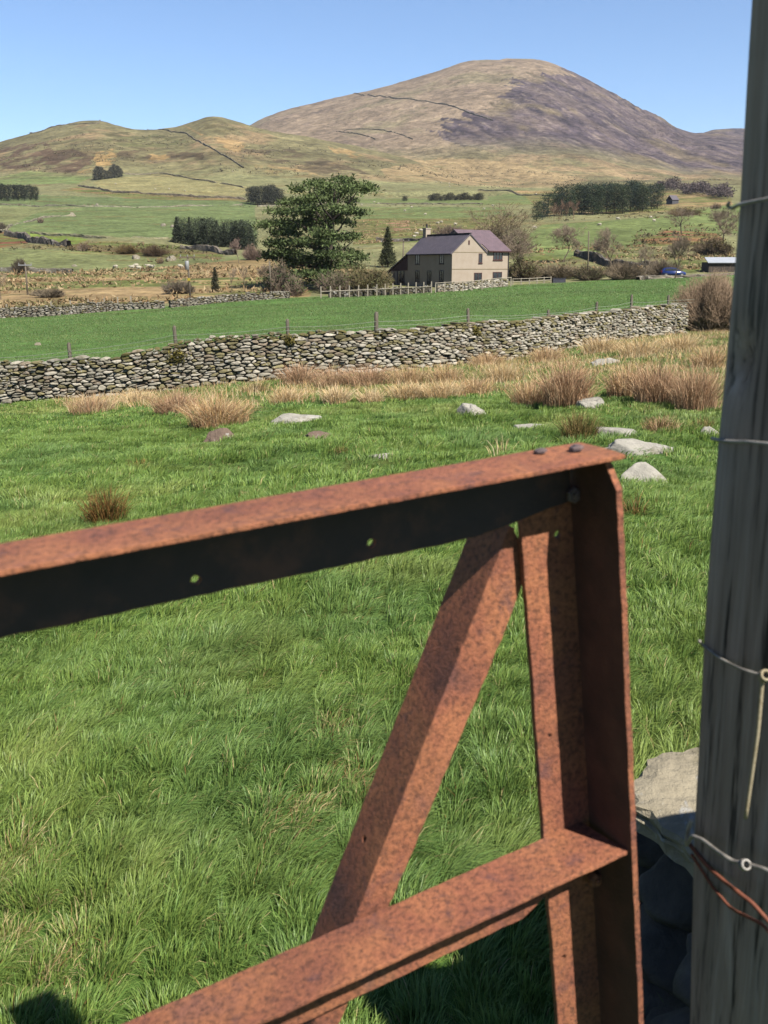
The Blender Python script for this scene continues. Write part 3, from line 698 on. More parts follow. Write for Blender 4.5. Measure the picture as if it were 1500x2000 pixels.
PALE = [srgb(240, 216, 176, .95), srgb(230, 200, 150, .92), srgb(214, 178, 128, .88)]; RUST = [srgb(220, 180, 140, .85), srgb(204, 162, 124, .85), srgb(230, 198, 156, .85), srgb(172, 134, 98, .8)]
GREENR = [srgb(190, 160, 100), srgb(150, 140, 76), srgb(124, 130, 62), srgb(206, 176, 116)]; BROWNR = [srgb(176, 128, 70), srgb(150, 112, 62), srgb(110, 118, 52), srgb(196, 150, 90)]
TUS = [  # px, foot py, width px, height px, colours, stems, droop, label
    (425, 834, 136, 74, STRAW + PINK[:2], 900, .6, 'big drooping orange straw tussock with a dark left side above the wedge of rock'),
    (175, 806, 110, 46, PINK + PALE, 500, .4, 'pinkish dead grass tussock near the wall at the far left'),
    (268, 786, 80, 34, PALE, 300, .5, 'low pale tussock under the wall between two pinkish ones'),
    (345, 808, 110, 56, PINK, 600, .4, 'pinkish brown tussock directly left of the big drooping straw one'),
    (204, 1026, 84, 88, BROWNR, 330, .15, 'upright brown rush clump just above the top rail at left'),
    (272, 916, 54, 30, BROWNR, 90, .2, 'sparse thin brown rushes in the open grass at left'),
    (585, 752, 90, 52, RUST + PINK, 500, .3, 'reddish rush tussock at the left end of the row along the wall'),
    (655, 756, 96, 50, RUST + PINK, 500, .3, 'reddish rush tussock second from the left in the row along the wall'),
    (722, 754, 104, 52, RUST + PINK, 520, .3, 'darker reddish rushes behind the pale fan shaped tussocks'),
    (800, 752, 100, 46, RUST + STRAW, 500, .3, 'reddish rush tussock below the wall left of the lone boulder'),
    (876, 748, 84, 44, RUST + STRAW, 420, .35, 'reddish straw tussock below the wall straight above the lone boulder'),
    (562, 788, 90, 40, PALE + STRAW, 420, .5, 'pale straw tussock beyond the long flat rock outcrop'),
    (658, 788, 64, 44, PALE, 380, .55, 'fan shaped pale tussock in front of the reddish row, the left of two'),
    (726, 786, 64, 34, PALE, 320, .6, 'smaller fan shaped pale tussock in front of the reddish row, the right of two'),
    (800, 780, 96, 44, PALE + STRAW, 460, .45, 'pale straw tussock left of the lone boulder'),
    (868, 778, 96, 44, PALE + STRAW, 460, .45, 'bright straw tussock just behind the lone boulder'),
    (930, 772, 90, 46, STRAW + RUST, 420, .4, 'tan tussock right behind the lone boulder'),
    (985, 745, 84, 48, PALE + STRAW, 420, .4, 'pale tussock close to the wall right of the lone boulder'),
    (1040, 792, 90, 58, STRAW + RUST, 460, .3, 'tan rushes left of the upright dark sided boulder'),
    (1112, 796, 108, 116, RUST + PINK, 900, .12, 'tallest reddish rush clump behind the upright boulder'),
    (1136, 862, 86, 78, GREENR, 420, .15, 'straw and green upright rush clump between the boulders'),
    (1182, 690, 96, 44, PALE + STRAW, 460, .5, 'pale heap of dead grass against the right end of the wall'),
    (1235, 776, 100, 82, RUST + STRAW, 700, .2, 'reddish rushes right of the upright boulder'),
    (1292, 788, 108, 100, RUST + PINK, 800, .2, 'large reddish rush clump left of the wooden post'),
    (1365, 800, 106, 112, RUST + PINK, 850, .2, 'large dark based rush clump against the wooden post'),
    (1260, 696, 110, 44, STRAW + PALE, 460, .5, 'tan dead grass below the bare bush'),
    (1335, 684, 110, 40, PALE + STRAW, 460, .55, 'pale dead grass spilling in front of the bare bush'),
    (1392, 720, 80, 56, STRAW + RUST, 420, .4, 'tan grass clump beside the post, level with the bush foot'),
    (1300, 846, 90, 44, GREENR + RUST, 300, .2, 'short greenish brown rushes above the wide low boulder'),
    (1376, 842, 60, 40, GREENR, 200, .25, 'short green rushes hiding the small rock by the post'),
    (1242, 1006, 60, 62, BROWNR + GREENR, 90, .2, 'thin brown stems below the pointed boulder'),
    (955, 715, 80, 34, RUST + STRAW, 360, .35, 'reddish tuft tight under the wall in the middle'),
    (1075, 706, 90, 36, RUST + STRAW, 380, .35, 'reddish tuft under the wall behind the tallest rush clump'),
    (500, 768, 70, 34, GREENR + PALE, 260, .4, 'greenish pale tuft under the wall right of the big straw tussock'),
    (668, 890, 56, 30, BROWNR + GREENR, 70, .2, 'faint wispy rushes in the grass below the thin flat rock'),
    (985, 890, 70, 50, PALE, 26, .3, 'few bare pale stalks leaning above the gate rail'),
]
for k, (px, py, wp, hp, cols, n, dr, lab) in enumerate(TUS):
    g = ground_hit(px, py); m = (g.y * CT + (H - g.z) * ST) / F
    v = tussock(300 + k, int(n * (2.1 if n > 250 else 1.2)), hp * m * (1.02 if px < 1000 or hp < 60 else .92), wp * m * .5, cols, dr, .5 if dr < .3 else .75, w=.0055 if g.y < 14 else .0075 if g.y < 25 else .010)
    o = link('rush_tussock', join_blades('rush_tussock', [v], M_REED)); o.location = (g.x, g.y + wp * m * .2, g.z); tag(o, lab, 'tussock', 'rush and dead grass tussocks')
# matted dead grass between the tussocks
rng = np.random.default_rng(77); n = 190000
X = rng.uniform(-14, 24, n); Y = rng.uniform(18, 52, n); px, py = proj(np.stack([X, Y, Zt(X, Y)], 1))
wx = px + 40 * fbm(X / 1.6, Y / 1.6, 161, 3); wy = py + 20 * fbm(X / 1.2, Y / 1.2, 163, 3)
k = (inpoly(wx, wy, [(530, 715), (760, 712), (1000, 690), (1200, 645), (1450, 630), (1450, 800), (1180, 760), (1100, 800), (1000, 792), (900, 772), (760, 782), (500, 792)]) | inpoly(wx, wy, [(90, 765), (300, 760), (520, 750), (520, 790), (300, 800), (100, 800)])) & (Y < WALL_D(750 + X / Y * F / CT) - .3)
k &= rng.random(n) < sstep(-.5, .3, fbm(X / 1.1, Y / 1.1, 167, 3))
X, Y = X[k], Y[k]; n = len(X); pal = np.array(PALE + STRAW + GREENR[:2] + RUST[:1]); c = pal[rng.integers(0, len(pal), n)] * rng.uniform(.7, 1.2, (n, 1))
lean = rng.normal(0, .45, (n, 2)) + .5 * np.stack([fbm(X, Y, 171, 2), fbm(X, Y, 173, 2)], 1); ln = np.linalg.norm(lean, axis=1); lean *= (np.minimum(ln, 1.1) / ln)[:, None]
tag(link('dead_grass', join_blades('dead_grass', [blades(np.stack([X, Y, Zt(X, Y) - .01], 1), rng.uniform(.12, .36, n), rng.uniform(.007, .013, n), lean, c, rng, 2)], M_REED)), 'matted pale dead grass between the tussocks along the wall', kind='stuff')

rng = np.random.default_rng(91); n = 420000; Y = 27 * np.exp(rng.random(n) * math.log(150 / 27.)); uu = rng.uniform(-200, 1650, n); X = (uu - 750) * CT / F * Y
k = (Y > WALL_D(uu) + .5) & (Y < np.interp(uu, PXC, ROWS[1][0]) - .5); X, Y = X[k], Y[k]; n = len(X)
b1 = fbm(X / 5, Y / 5, 231, 3); b2 = fbm(X / 1.1, Y / 1.1, 233, 3); gc = srgb(136, 160, 90, .64) * (1 + .16 * b1 + .22 * b2 + .22 * fbm(X / 19, Y / 12, 237, 3))[:, None] * rng.uniform(.75, 1.25, (n, 1)); k = rng.random(n) < .06; gc[k] = srgb(170, 170, 104, .62)
w = .00042 * Y * rng.uniform(.6, 1.4, n)
tag(link('meadow_grass', join_blades('meadow_grass', [blades(np.stack([X, Y, Zt(X, Y) - .01], 1), rng.uniform(.03, .10, n) * (1 + .5 * np.clip(b2, -.5, 1)) * (.7 + Y / 110), w, rng.normal(0, .45, (n, 2)), gc, rng, 2)], M_GRASS)), 'short cropped grass of the smooth meadow behind the wall', kind='stuff')

# ------------------------------------------------------------------ rusty gate
def rust_material():
    m, N, L, b = nodes('rust'); v = vcoord(N, L)
    n = noise_node(N, L, v, 14, 6, .65); r = ramp(N, L, n.outputs[0], [(.28, srgb(136, 84, 72)), (.46, srgb(186, 112, 80)), (.60, srgb(208, 132, 88)), (.78, srgb(172, 112, 94))])
    n2 = noise_node(N, L, v, 260, 4, .7); r2 = ramp(N, L, n2.outputs[0], [(.36, .45), (.50, 1.0), (.66, 1.3)])
    c = mixc(N, L, 1.0, r.outputs[0], r2.outputs[0], 'MULTIPLY')
    n3 = noise_node(N, L, v, 34, 5, .7, .5); r3 = ramp(N, L, n3.outputs[0], [(.56, 0), (.70, .55)])
    c = mixc(N, L, r3.outputs[0], c, tuple(srgb(98, 72, 84)))
    n4 = noise_node(N, L, v, 9, 4, .6); r4 = ramp(N, L, n4.outputs[0], [(.66, 0), (.76, .35)])
    c = mixc(N, L, r4.outputs[0], c, tuple(srgb(150, 132, 96)))
    n6 = noise_node(N, L, v, 5.5, 5, .7, .8); r6 = ramp(N, L, n6.outputs[0], [(.34, .80), (.5, 1.0), (.66, 1.15)]); c = mixc(N, L, 1.0, c, r6.outputs[0], 'MULTIPLY')
    L.new(c, b.inputs['Base Color']); b.inputs['Roughness'].default_value = .82; b.inputs['Specular IOR Level'].default_value = .35
    ad = N.new('ShaderNodeMath'); ad.operation = 'ADD'; n5 = noise_node(N, L, v, 620, 3, .6); L.new(n2.outputs[0], ad.inputs[0]); L.new(n5.outputs[0], ad.inputs[1])
    bump(N, L, b, ad.outputs[0], .75, .0016)
    return m
M_RUST = rust_material()
M_DARKIRON = mat_noise('dark_iron', [(.3, (.035, .03, .035)), (.7, (.10, .06, .05))], 60, .6, .4, 200, .001, spec=.5)
GO = Vector((.1303, .6508, 1.4823)); _y, _r, _l = .4388, .1268, .0038
_d = Vector((math.cos(_y), math.sin(_y), 0)); _n = Vector((math.sin(_y), -math.cos(_y), 0)); _u = Vector((0, 0, 1))
GD = _d * math.cos(_r) + _u * math.sin(_r); _u2 = _u * math.cos(_r) - _d * math.sin(_r)
GU = _u2 * math.cos(_l) + _n * math.sin(_l); GN = _n * math.cos(_l) - _u2 * math.sin(_l)
def gate_pt(px, py, n=0.0):
    """where a sight line meets the gate's plane, in the gate's own (along, up) measure"""
    o = Vector((0, 0, H)); q = at(px, py, 1.0) - o; p0 = GO + GN * n
    t = (p0 - o).dot(GN) / q.dot(GN); w = o + q * t - GO
    return w.dot(GD), w.dot(GU)
def jag(pts, amp, step, rng):
    out = []; n = len(pts)
    for i in range(n):
        a = Vector(pts[i]); b = Vector(pts[(i + 1) % n]); k = max(1, int((b - a).length / step)); nn = Vector((-(b - a).y, (b - a).x)).normalized()
        for j in range(k):
            off = 0 if j == 0 else rng.normal(0, amp)
            out.append(tuple(a + (b - a) * (j / k) + nn * off))
    return out
def plate_bm(bm, outline, holes, thick, ax, ay, az, org, seed, amp=.0003):
    rng = np.random.default_rng(seed); cu = bpy.data.curves.new('plate', 'CURVE'); cu.dimensions = '2D'; cu.fill_mode = 'BOTH'; cu.extrude = thick / 2 - .0006; cu.bevel_depth = .0006; cu.bevel_resolution = 1
    for k, pts in enumerate([jag(outline, amp, .009, rng)] + [[(hx + hr * math.cos(a) * rng.uniform(.9, 1.1), hy + hr * math.sin(a)) for a in np.linspace(0, 2 * np.pi, 18, endpoint=False)] for hx, hy, hr in holes]):
        s = cu.splines.new('POLY'); s.points.add(len(pts) - 1); s.use_cyclic_u = True
        for p, q in zip(s.points, pts): p.co = (q[0], q[1], 0, 1)
    o = bpy.data.objects.new('plate', cu); me = bpy.data.meshes.new_from_object(o)
    M = Matrix((ax, ay, az)).transposed().to_4x4(); M.translation = org
    me.transform(M); n0 = len(bm.faces); bm.from_mesh(me); bm.faces.ensure_lookup_table()
    for f in bm.faces[n0:]: f.smooth = False
    bpy.data.objects.remove(o); bpy.data.curves.remove(cu); bpy.data.meshes.remove(me)
gate = thing('field_gate', 'rusty angle iron field gate with a diagonal brace in the foreground', 'gate', GO)
M_SHADEIRON = mat_noise('shade_black_iron', [(.3, (.013, .008, .008)), (.52, (.024, .013, .011)), (.68, (.062, .026, .017))], 24, .7, .5, 260, .0012, spec=.35)  # near-black for the top rail's upright face, shade put into its colour
M_SHADERUST = mat_noise('shade_dark_rust', [(.3, (.035, .016, .012)), (.55, (.060, .024, .017)), (.75, (.085, .036, .024))], 30, .8, .6, 300, .0014, spec=.3)  # darker copy of the rust, deepens the shade on the stile's side leg
def member(name, plates, mat=M_RUST, parent=gate, extra=()):
    bm = bmesh.new()
    ranges = []
    for k, (ol, holes, th, ax, ay, az, org) in enumerate(plates):
        n0 = len(bm.faces); plate_bm(bm, ol, holes, th, ax, ay, az, org, 500 + k + len(name)); ranges.append((n0, len(bm.faces)))
    me = bpy.data.meshes.new(name); bm.to_mesh(me); bm.free(); me.materials.append(mat)
    for k, m2, nn in extra:                    # darker colour deepening the shade on the broad face of one leg
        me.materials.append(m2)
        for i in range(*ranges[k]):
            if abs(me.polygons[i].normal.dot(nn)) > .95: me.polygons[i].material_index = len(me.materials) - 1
    return link(name, me, parent)
T = .005; W = .05
Z3 = Vector((0, 0, 0))
RT = lambda a: a * -.0564
RM = lambda a: -.30 + a * .0154
holes = [gate_pt(378, 1128) + (.0032,), gate_pt(719, 1057) + (.0032,)]
Lg = -2.6
aEnd = gate_pt(1106, 960)[0]
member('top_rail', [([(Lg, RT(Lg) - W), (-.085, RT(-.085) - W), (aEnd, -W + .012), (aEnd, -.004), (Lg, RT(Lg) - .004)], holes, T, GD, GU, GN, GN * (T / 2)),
                    ([(Lg, 0), (.004, 0), (.006, -.030), (.004, -W + .002), (Lg, -W + .002)], [], .0032, (GD - GU * .0564).normalized(), -GN, (GU + GD * .0564).normalized(), GU * (-.0012))], extra=[(0, M_SHADEIRON, GN)])
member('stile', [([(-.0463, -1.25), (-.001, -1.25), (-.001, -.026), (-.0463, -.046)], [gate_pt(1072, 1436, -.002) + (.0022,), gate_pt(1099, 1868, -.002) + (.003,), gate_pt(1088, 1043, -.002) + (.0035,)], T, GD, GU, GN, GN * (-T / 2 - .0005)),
                 ([(-.0500, -1.25), (T - .0005, -1.25), (T - .0005, -.006), (-.040, -.006), (-.0500, -.022)], [], T, -GN, GU, GD, GD * (-T / 2))], extra=[(1, M_SHADERUST, GD)])
wm, hm = .0473, .0562
member('middle_rail', [([(Lg, RM(Lg) - hm), (-.075, RM(-.1) - hm), (-.048, RM(0) - hm + .012), (-.030, RM(0) - .006), (Lg, RM(Lg) - .006)], [], T, GD, GU, GN, GN * (T / 2 + .0005)),
                       ([(Lg, 0), (-.013, 0), (-.0055, -wm + .001), (Lg, -wm + .001)], [], .0032, (GD + GU * .0154).normalized(), -GN, (GU - GD * .0154).normalized(), GU * (-.30 - .0012))])
NB = -.008
q = [gate_pt(*p, NB) for p in ((997, 1030), (785, 1550), (695, 1795), (1018, 1060), (1019, 1140), (979, 1250), (847, 1550), (757, 1775))]
def ext(a, b, bb): t = (bb - a[1]) / (b[1] - a[1]); return (a[0] + (b[0] - a[0]) * t, bb)
ridge_bot = ext(q[0], q[2], -.62); right_bot = ext(q[5], q[7], -.62)
bd = Vector((q[0][0] - ridge_bot[0], q[0][1] - ridge_bot[1])); bl = bd.length; bd = (GD * bd.x + GU * bd.y).normalized()
hb = [gate_pt(968, 1044, NB) + (.003,)]
bo = GD * ridge_bot[0] + GU * ridge_bot[1]
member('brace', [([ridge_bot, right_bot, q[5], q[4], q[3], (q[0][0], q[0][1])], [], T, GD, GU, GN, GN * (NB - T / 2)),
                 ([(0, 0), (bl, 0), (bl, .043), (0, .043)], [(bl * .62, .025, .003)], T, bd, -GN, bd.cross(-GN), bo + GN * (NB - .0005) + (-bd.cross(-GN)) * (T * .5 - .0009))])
def hexbolt(name, px, py, n, r, h, axis, mat=M_DARKIRON):
    a, b = gate_pt(px, py, n); c = GD * a + GU * b + GN * n; ax = axis.normalized(); e1 = ax.cross(GD if abs(ax.dot(GD)) < .9 else GU).normalized(); e2 = ax.cross(e1); vs = []; f = []
    rings = [(r, 0), (r, h * .75), (r * .82, h), (r * .45, h), (r * .42, h * 1.35), (r * .2, h * 1.4)]
    for rr, hh in rings: vs += [c + ax * hh + (e1 * math.cos(k * math.pi / 3) + e2 * math.sin(k * math.pi / 3)) * rr for k in range(6)]
    for i in range(len(rings) - 1): f += [(i * 6 + k, i * 6 + (k + 1) % 6, (i + 1) * 6 + (k + 1) % 6, (i + 1) * 6 + k) for k in range(6)]
    f.append(tuple(range(len(vs) - 6, len(vs))))
    return link(name, mesh(name, vs, f, mat), gate)
hexbolt('bolt', 1126, 877, .022, .005, .0022, GU); hexbolt('bolt', 1118, 966, .0065, .006, .004, GN)
hexbolt('bolt', 1157, 1714, .006, .006, .006, GN, M_RUST); hexbolt('bolt', 1056, 882, .012, .0045, .0016, GU)
# ------------------------------------------------------------------ wooden post with its wires
def wood_material(name, a, b_, c_):
    m, N, L, b = nodes(name); v = vcoord(N, L, (55, 55, 1.6)); n = noise_node(N, L, v, 1.0, 6, .65, .4)
    r = ramp(N, L, n.outputs[0], [(.28, a), (.5, b_), (.72, c_)]); n2 = noise_node(N, L, vcoord(N, L, (160, 160, 6)), 1.0, 4, .6)
    r2 = ramp(N, L, n2.outputs[0], [(.34, .18), (.45, .95), (.7, 1.2)]); c = mixc(N, L, 1.0, r.outputs[0], r2.outputs[0], 'MULTIPLY')
    n3 = noise_node(N, L, vcoord(N, L), 5, 4, .6); r3 = ramp(N, L, n3.outputs[0], [(.5, 0), (.75, .5)]); c = mixc(N, L, r3.outputs[0], c, tuple(srgb(150, 150, 140)))
    L.new(c, b.inputs['Base Color']); b.inputs['Roughness'].default_value = .9; b.inputs['Specular IOR Level'].default_value = .2
    bump(N, L, b, n2.outputs[0], .7, .004); return m
M_WOOD = wood_material('weathered_wood', srgb(150, 132, 118, .62), srgb(190, 170, 156, .62), srgb(218, 202, 190, .62))
PT = Vector((.616, -.788, 0)); PB = Vector((.788, .616, 0)); PY = .665
_pe = [at(px - 4, py, PY) for px, py in ((1466, -60), (1462, 0), (1438, 400), (1396, 860), (1371, 1250), (1352, 1640), (1341, 2000))]
_pz = [p.z for p in _pe][::-1]; _px = [p.x for p in _pe][::-1]
def post_corner(z):
    x = np.interp(z, _pz, _px) if _pz[0] <= z <= _pz[-1] else (_px[0] + (z - _pz[0]) * (_px[1] - _px[0]) / (_pz[1] - _pz[0]) if z < _pz[0] else _px[-1] + (z - _pz[-1]) * (_px[-1] - _px[-2]) / (_pz[-1] - _pz[-2]))
    return Vector((x, PY, z))
def on_post(px, py, off=.0):
    """point where a sight line meets the post's shaded face, lifted off it"""
    o = Vector((0, 0, H)); q = at(px, py, 1.0) - o; k = q.x / q.y; Y = PY
    for _ in range(4):
        c = post_corner(o.z + q.z * Y); t = (k * c.y - c.x) / (PT.x - PT.y * k); Y = c.y + PT.y * max(t, -.01)
    return o + q * (Y - off)
post = thing('gate_post', 'tall weathered grey wooden post at the right edge bound with fence wire', 'post', (post_corner(0).x, post_corner(0).y, zt(.25, .68)))
sec = []; wdt, dpt, rc = .105, .12, .012
for cx, cy, a0 in ((rc, rc, 180), (wdt - rc, rc, 270), (wdt - rc, dpt - rc, 0), (rc, dpt - rc, 90)):
    for k in range(7): a = math.radians(a0 + 15 * k); sec.append((cx + rc * math.cos(a), cy + rc * math.sin(a)))
s2 = []
for i in range(len(sec)):
    a, b = sec[i], sec[(i + 1) % len(sec)]; k = max(1, int(math.hypot(b[0] - a[0], b[1] - a[1]) / .007)); s2 += [(a[0] + (b[0] - a[0]) * j / k, a[1] + (b[1] - a[1]) * j / k) for j in range(k)]
sec = np.array(s2); zs = np.arange(-.25, 1.80, .012); ns = len(sec); V = []
knot = on_post(1447, 708)
for z in zs:
    c = post_corner(z); s = sec - np.array([wdt / 2, dpt / 2]); taper = 1.0 + .02 * (1 - z / 2)
    ang = np.arctan2(s[:, 1], s[:, 0]); w = .0035 * fbm(ang * 3 + 5, np.full(ns, z * 2.0), 191, 3) - .004 * np.clip(vnoise(sec[:, 0] * 110 + sec[:, 1] * 90, np.full(ns, z * 1.3), 193) - .72, 0, 1) * 3
    ln = np.linalg.norm(s, axis=1); s = s * taper * (1 + w / ln)[:, None] + np.array([wdt / 2, dpt / 2])
    for a, b in s: V.append((c.x + PT.x * a + PB.x * b, c.y + PT.y * a + PB.y * b, z))
V = np.array(V); r2 = ((V[:, 0] - knot.x) ** 2 + (V[:, 1] - knot.y) ** 2) / .007 ** 2 + (V[:, 2] - knot.z) ** 2 / .016 ** 2
V += np.array([PB.x, PB.y, 0])[None, :] * (.014 * np.exp(-r2))[:, None]
idx = np.arange(len(zs) * ns).reshape(len(zs), ns); nx = np.roll(idx, -1, 1)
fq = np.stack([idx[:-1].ravel(), nx[:-1].ravel(), nx[1:].ravel(), idx[1:].ravel()], 1)
V -= np.array(post.location)
topf = np.array([[*idx[-1]]])
link('post_shaft', mesh('post_shaft', V, [fq, topf], M_WOOD, None, True), post)
M_WIRE = mat_noise('galvanised_wire', [(.3, srgb(150, 140, 128)), (.7, srgb(214, 206, 194))], 120, .5, metal=0, spec=.6)
M_RWIRE = mat_noise('rusty_wire', [(.3, srgb(130, 72, 50)), (.7, srgb(190, 112, 80))], 120, .8)
M_CORD = mat_noise('cord', [(.3, srgb(190, 170, 130)), (.7, srgb(232, 216, 180))], 300, .9)
def wire(name, label, pts, r, mat, extra=None, cat='wire'):
    P3 = [on_post(px, py, off) for px, py, off in pts]
    mb = MB(); f = np.linspace(0, len(P3) - 1, (len(P3) - 1) * 5 + 1); A = np.array(P3)
    A = np.stack([np.interp(f, np.arange(len(P3)), A[:, k]) for k in range(3)], 1); A[1:-1] = (A[:-2] + 2 * A[1:-1] + A[2:]) / 4
    mb.tube([tuple(p) for p in A], r, 6)
    if extra: extra(mb)
    o = mb.build(name, mat, None, True); return tag(o, label, cat, 'wires on the wooden post')
wire('fence_wire', 'pale wire with a rusty loop, highest on the wooden post', [(1424, 396, .008), (1420, 402, .004), (1430, 408, .006), (1442, 400, .012), (1470, 394, .022), (1512, 386, .026)], .0012, M_WIRE)
wire('fence_wire', 'pale wire crossing the wooden post level with the field boulders', [(1390, 856, .002), (1410, 861, .004), (1440, 863, .008), (1460, 863, .022), (1512, 868, .026)], .0013, M_WIRE)
wire('fence_wire', 'slanting wire on the wooden post tied to the cream cord', [(1366, 1252, .010), (1370, 1258, .003), (1400, 1282, .004), (1430, 1299, .010), (1445, 1306, .026), (1490, 1320, .026), (1512, 1322, .026)], .0012, M_WIRE)
def knot_at(px, py, off, r):
    def f(mb):
        c = on_post(px, py, off)
        for k in range(3): mb.tube([c + Vector((r * math.cos(a), r * .6 * math.sin(a) - .002 * k, r * math.sin(a) * .9 + (k - 1) * r * .5)) for a in np.linspace(0, 2 * math.pi, 12)], r * .35, 5)
    return f
wire('hanging_cord', 'cream cord hanging down from the slanting wire on the post', [(1490, 1318, .026), (1486, 1360, .026), (1480, 1430, .026), (1470, 1500, .026), (1456, 1598, .026)], .0016, M_CORD, knot_at(1491, 1318, .027, .0030), 'cord')
wire('fence_wire', 'thick knotted galvanised wire looped low round the wooden post', [(1352, 1600, .004), (1343, 1625, .004), (1340, 1652, .006), (1352, 1632, .010), (1372, 1640, .012), (1400, 1662, .02), (1415, 1672, .026), (1432, 1682, .026), (1455, 1686, .026), (1490, 1696, .026), (1512, 1706, .026)], .0016, M_WIRE, knot_at(1453, 1686, .027, .0030))
wire('fence_wire', 'upper rusty wire slanting down across the foot of the post', [(1346, 1648, .003), (1380, 1690, .004), (1420, 1726, .01), (1436, 1738, .026), (1470, 1764, .026), (1512, 1812, .026)], .0016, M_RWIRE)
wire('fence_wire', 'lower rusty wire slanting down across the foot of the post', [(1350, 1668, .003), (1390, 1730, .004), (1425, 1772, .01), (1440, 1781, .026), (1490, 1806, .026), (1512, 1832, .026)], .0012, M_RWIRE)

# the wall carries on to the right of the post and shades the foot of the gate
stone_wall('stone_wall', 'shoulder high dry stone wall running on to the right of the gate post', [(.70, .94), (1.5, 1.31), (2.6, 1.82), (4.4, 2.66)], lambda x, y: 1.23, 61, M_STONE)
# wall end beside the gate: shaded stones under a broad capstone
mb_v, mb_f, mb_c, off = [], [], [], 0
rr = random.Random(4)
row = []
M_SHADESTONE = mat_noise('shade_dark_stone', [(.3, srgb(70, 66, 64)), (.6, srgb(104, 98, 92)), (.8, srgb(140, 134, 124))], 9, .9, .8, 40, .01)  # darker copy of the stone, the shadow on the wall end put into its colour
for z, hgt, x0 in ((.0, .17, .50), (.15, .15, .52), (.28, .15, .545)):
    y = 1.05
    while y < 1.92:
        ww = rr.uniform(.18, .34); row.append((x0 + .17 + rr.uniform(-.03, .03), y + ww / 2, z + hgt / 2, .38, ww * 1.08, hgt * 1.25)); y += ww
    for xx in (1.05, 1.45, 1.85, 2.25, 2.65):
        for yy in (1.2, 1.5, 1.8): row.append((xx + rr.uniform(-.05, .05), yy + rr.uniform(-.05, .05) + (xx - .7) * .25, z + hgt / 2, .46, .38, hgt * 1.25))
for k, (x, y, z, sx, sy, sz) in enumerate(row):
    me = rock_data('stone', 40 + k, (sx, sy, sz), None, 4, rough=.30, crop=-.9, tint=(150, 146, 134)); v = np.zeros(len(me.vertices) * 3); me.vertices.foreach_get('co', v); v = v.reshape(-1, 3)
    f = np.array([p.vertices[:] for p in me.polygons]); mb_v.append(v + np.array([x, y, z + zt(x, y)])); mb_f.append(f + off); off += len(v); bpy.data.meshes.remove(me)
V = np.concatenate(mb_v)
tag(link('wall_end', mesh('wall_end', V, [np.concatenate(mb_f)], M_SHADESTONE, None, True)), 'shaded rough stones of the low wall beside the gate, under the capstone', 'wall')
ol = [at(1236, 1512, 1.86), at(1262, 1494, 1.93), at(1310, 1484, 1.97), at(1372, 1474, 2.0)]
zt0 = ol[0].z
ol = [(p.x, p.y) for p in ol] + [(1.15, 2.08), (1.30, 1.95), (1.25, 1.62), (.95, 1.50)] + [(p.x, p.y) for p in (at(1352, 1618, 1.645), at(1318, 1600, 1.69), at(1284, 1582, 1.73), at(1240, 1562, 1.775))]
rng = np.random.default_rng(9); oj = np.array(jag(ol, .006, .02, rng)); c0 = oj.mean(0); V = []; n = len(oj)
plane = lambda p: zt0 - .012 + .10 * (p[:, 1] - 1.86) - .03 * (p[:, 0] - .53)
for sc, dz in ((.02, .0), (.4, .004), (.7, .004), (.9, .003), (.985, -.002), (1.0, -.014), (.985, -.024), (.962, -.027), (.992, -.032), (.985, -.026), (.95, -.060), (.972, -.066), (.95, -.026), (.6, -.05), (.02, -.05)):
    p = c0 + (oj - c0) * sc + (rng.normal(0, .003, oj.shape) if sc > .9 else 0); z = plane(p) + dz + .008 * fbm(p[:, 0] * 9, p[:, 1] * 9, 201, 4) + .003 * fbm(p[:, 0] * 40, p[:, 1] * 40, 203, 3)
    V.append(np.concatenate([p, z[:, None]], 1))
k = len(V); V = np.concatenate(V); idx = np.arange(k * n).reshape(k, n); nx = np.roll(idx, -1, 1)
tag(link('capstone', mesh('capstone', V, [np.stack([idx[:-1].ravel(), idx[1:].ravel(), nx[1:].ravel(), nx[:-1].ravel()], 1)], M_STONE, np.tile(srgb(196, 184, 158), (len(V), 1)), False)), 'broad sunlit flat capstone behind the wooden post', 'stone')

# ------------------------------------------------------------------ wire fence along the far side of the wall
M_FPOST = wood_material('fence_wood', srgb(96, 88, 74), srgb(138, 128, 110), srgb(166, 156, 138))
M_FWIRE = mat_noise('thin_wire', [(.3, srgb(176, 186, 160)), (.7, srgb(206, 212, 190))], 3, .5)
fence = thing('wire_fence', 'wire fence of leaning wooden stakes just behind the long dry stone wall', 'fence', (0, 32, zt(0, 32)))
FP = [(-60, 690, 40), (134, 669, 34), (340, 636, 40), (561, 623, 32), (735, 609, 36), (914, 602, 32), (1071, 605, 16), (1166, 589, 26), (1234, 575, 30), (1306, 576, 18), (1400, 565, 24)]
wpts = []
for i, (px, pyt, hpx) in enumerate(FP):
    D = float(WALL_D(px)) + (1.0 if px < 1000 else 1.4); t = at(px, pyt, D); b = Vector((t.x + [.0, .02, .05, .03, -.05, .06, 0, -.05, .01, .0, 0][i], D, zt(t.x, D) - .2))
    mb = MB(); mid = (t + b) / 2 + Vector((.015, 0, 0)); r = .062 if i != 4 else .075
    mb.tube([b, mid, t - Vector((0, 0, .06)), t + Vector((.012, 0, 0))], [r, r * .95, r * .9, r * .55], 8); o = mb.build('stake', M_FPOST, fence, True); o.location = -fence.location
    wpts.append((t, (t.z - b.z)))
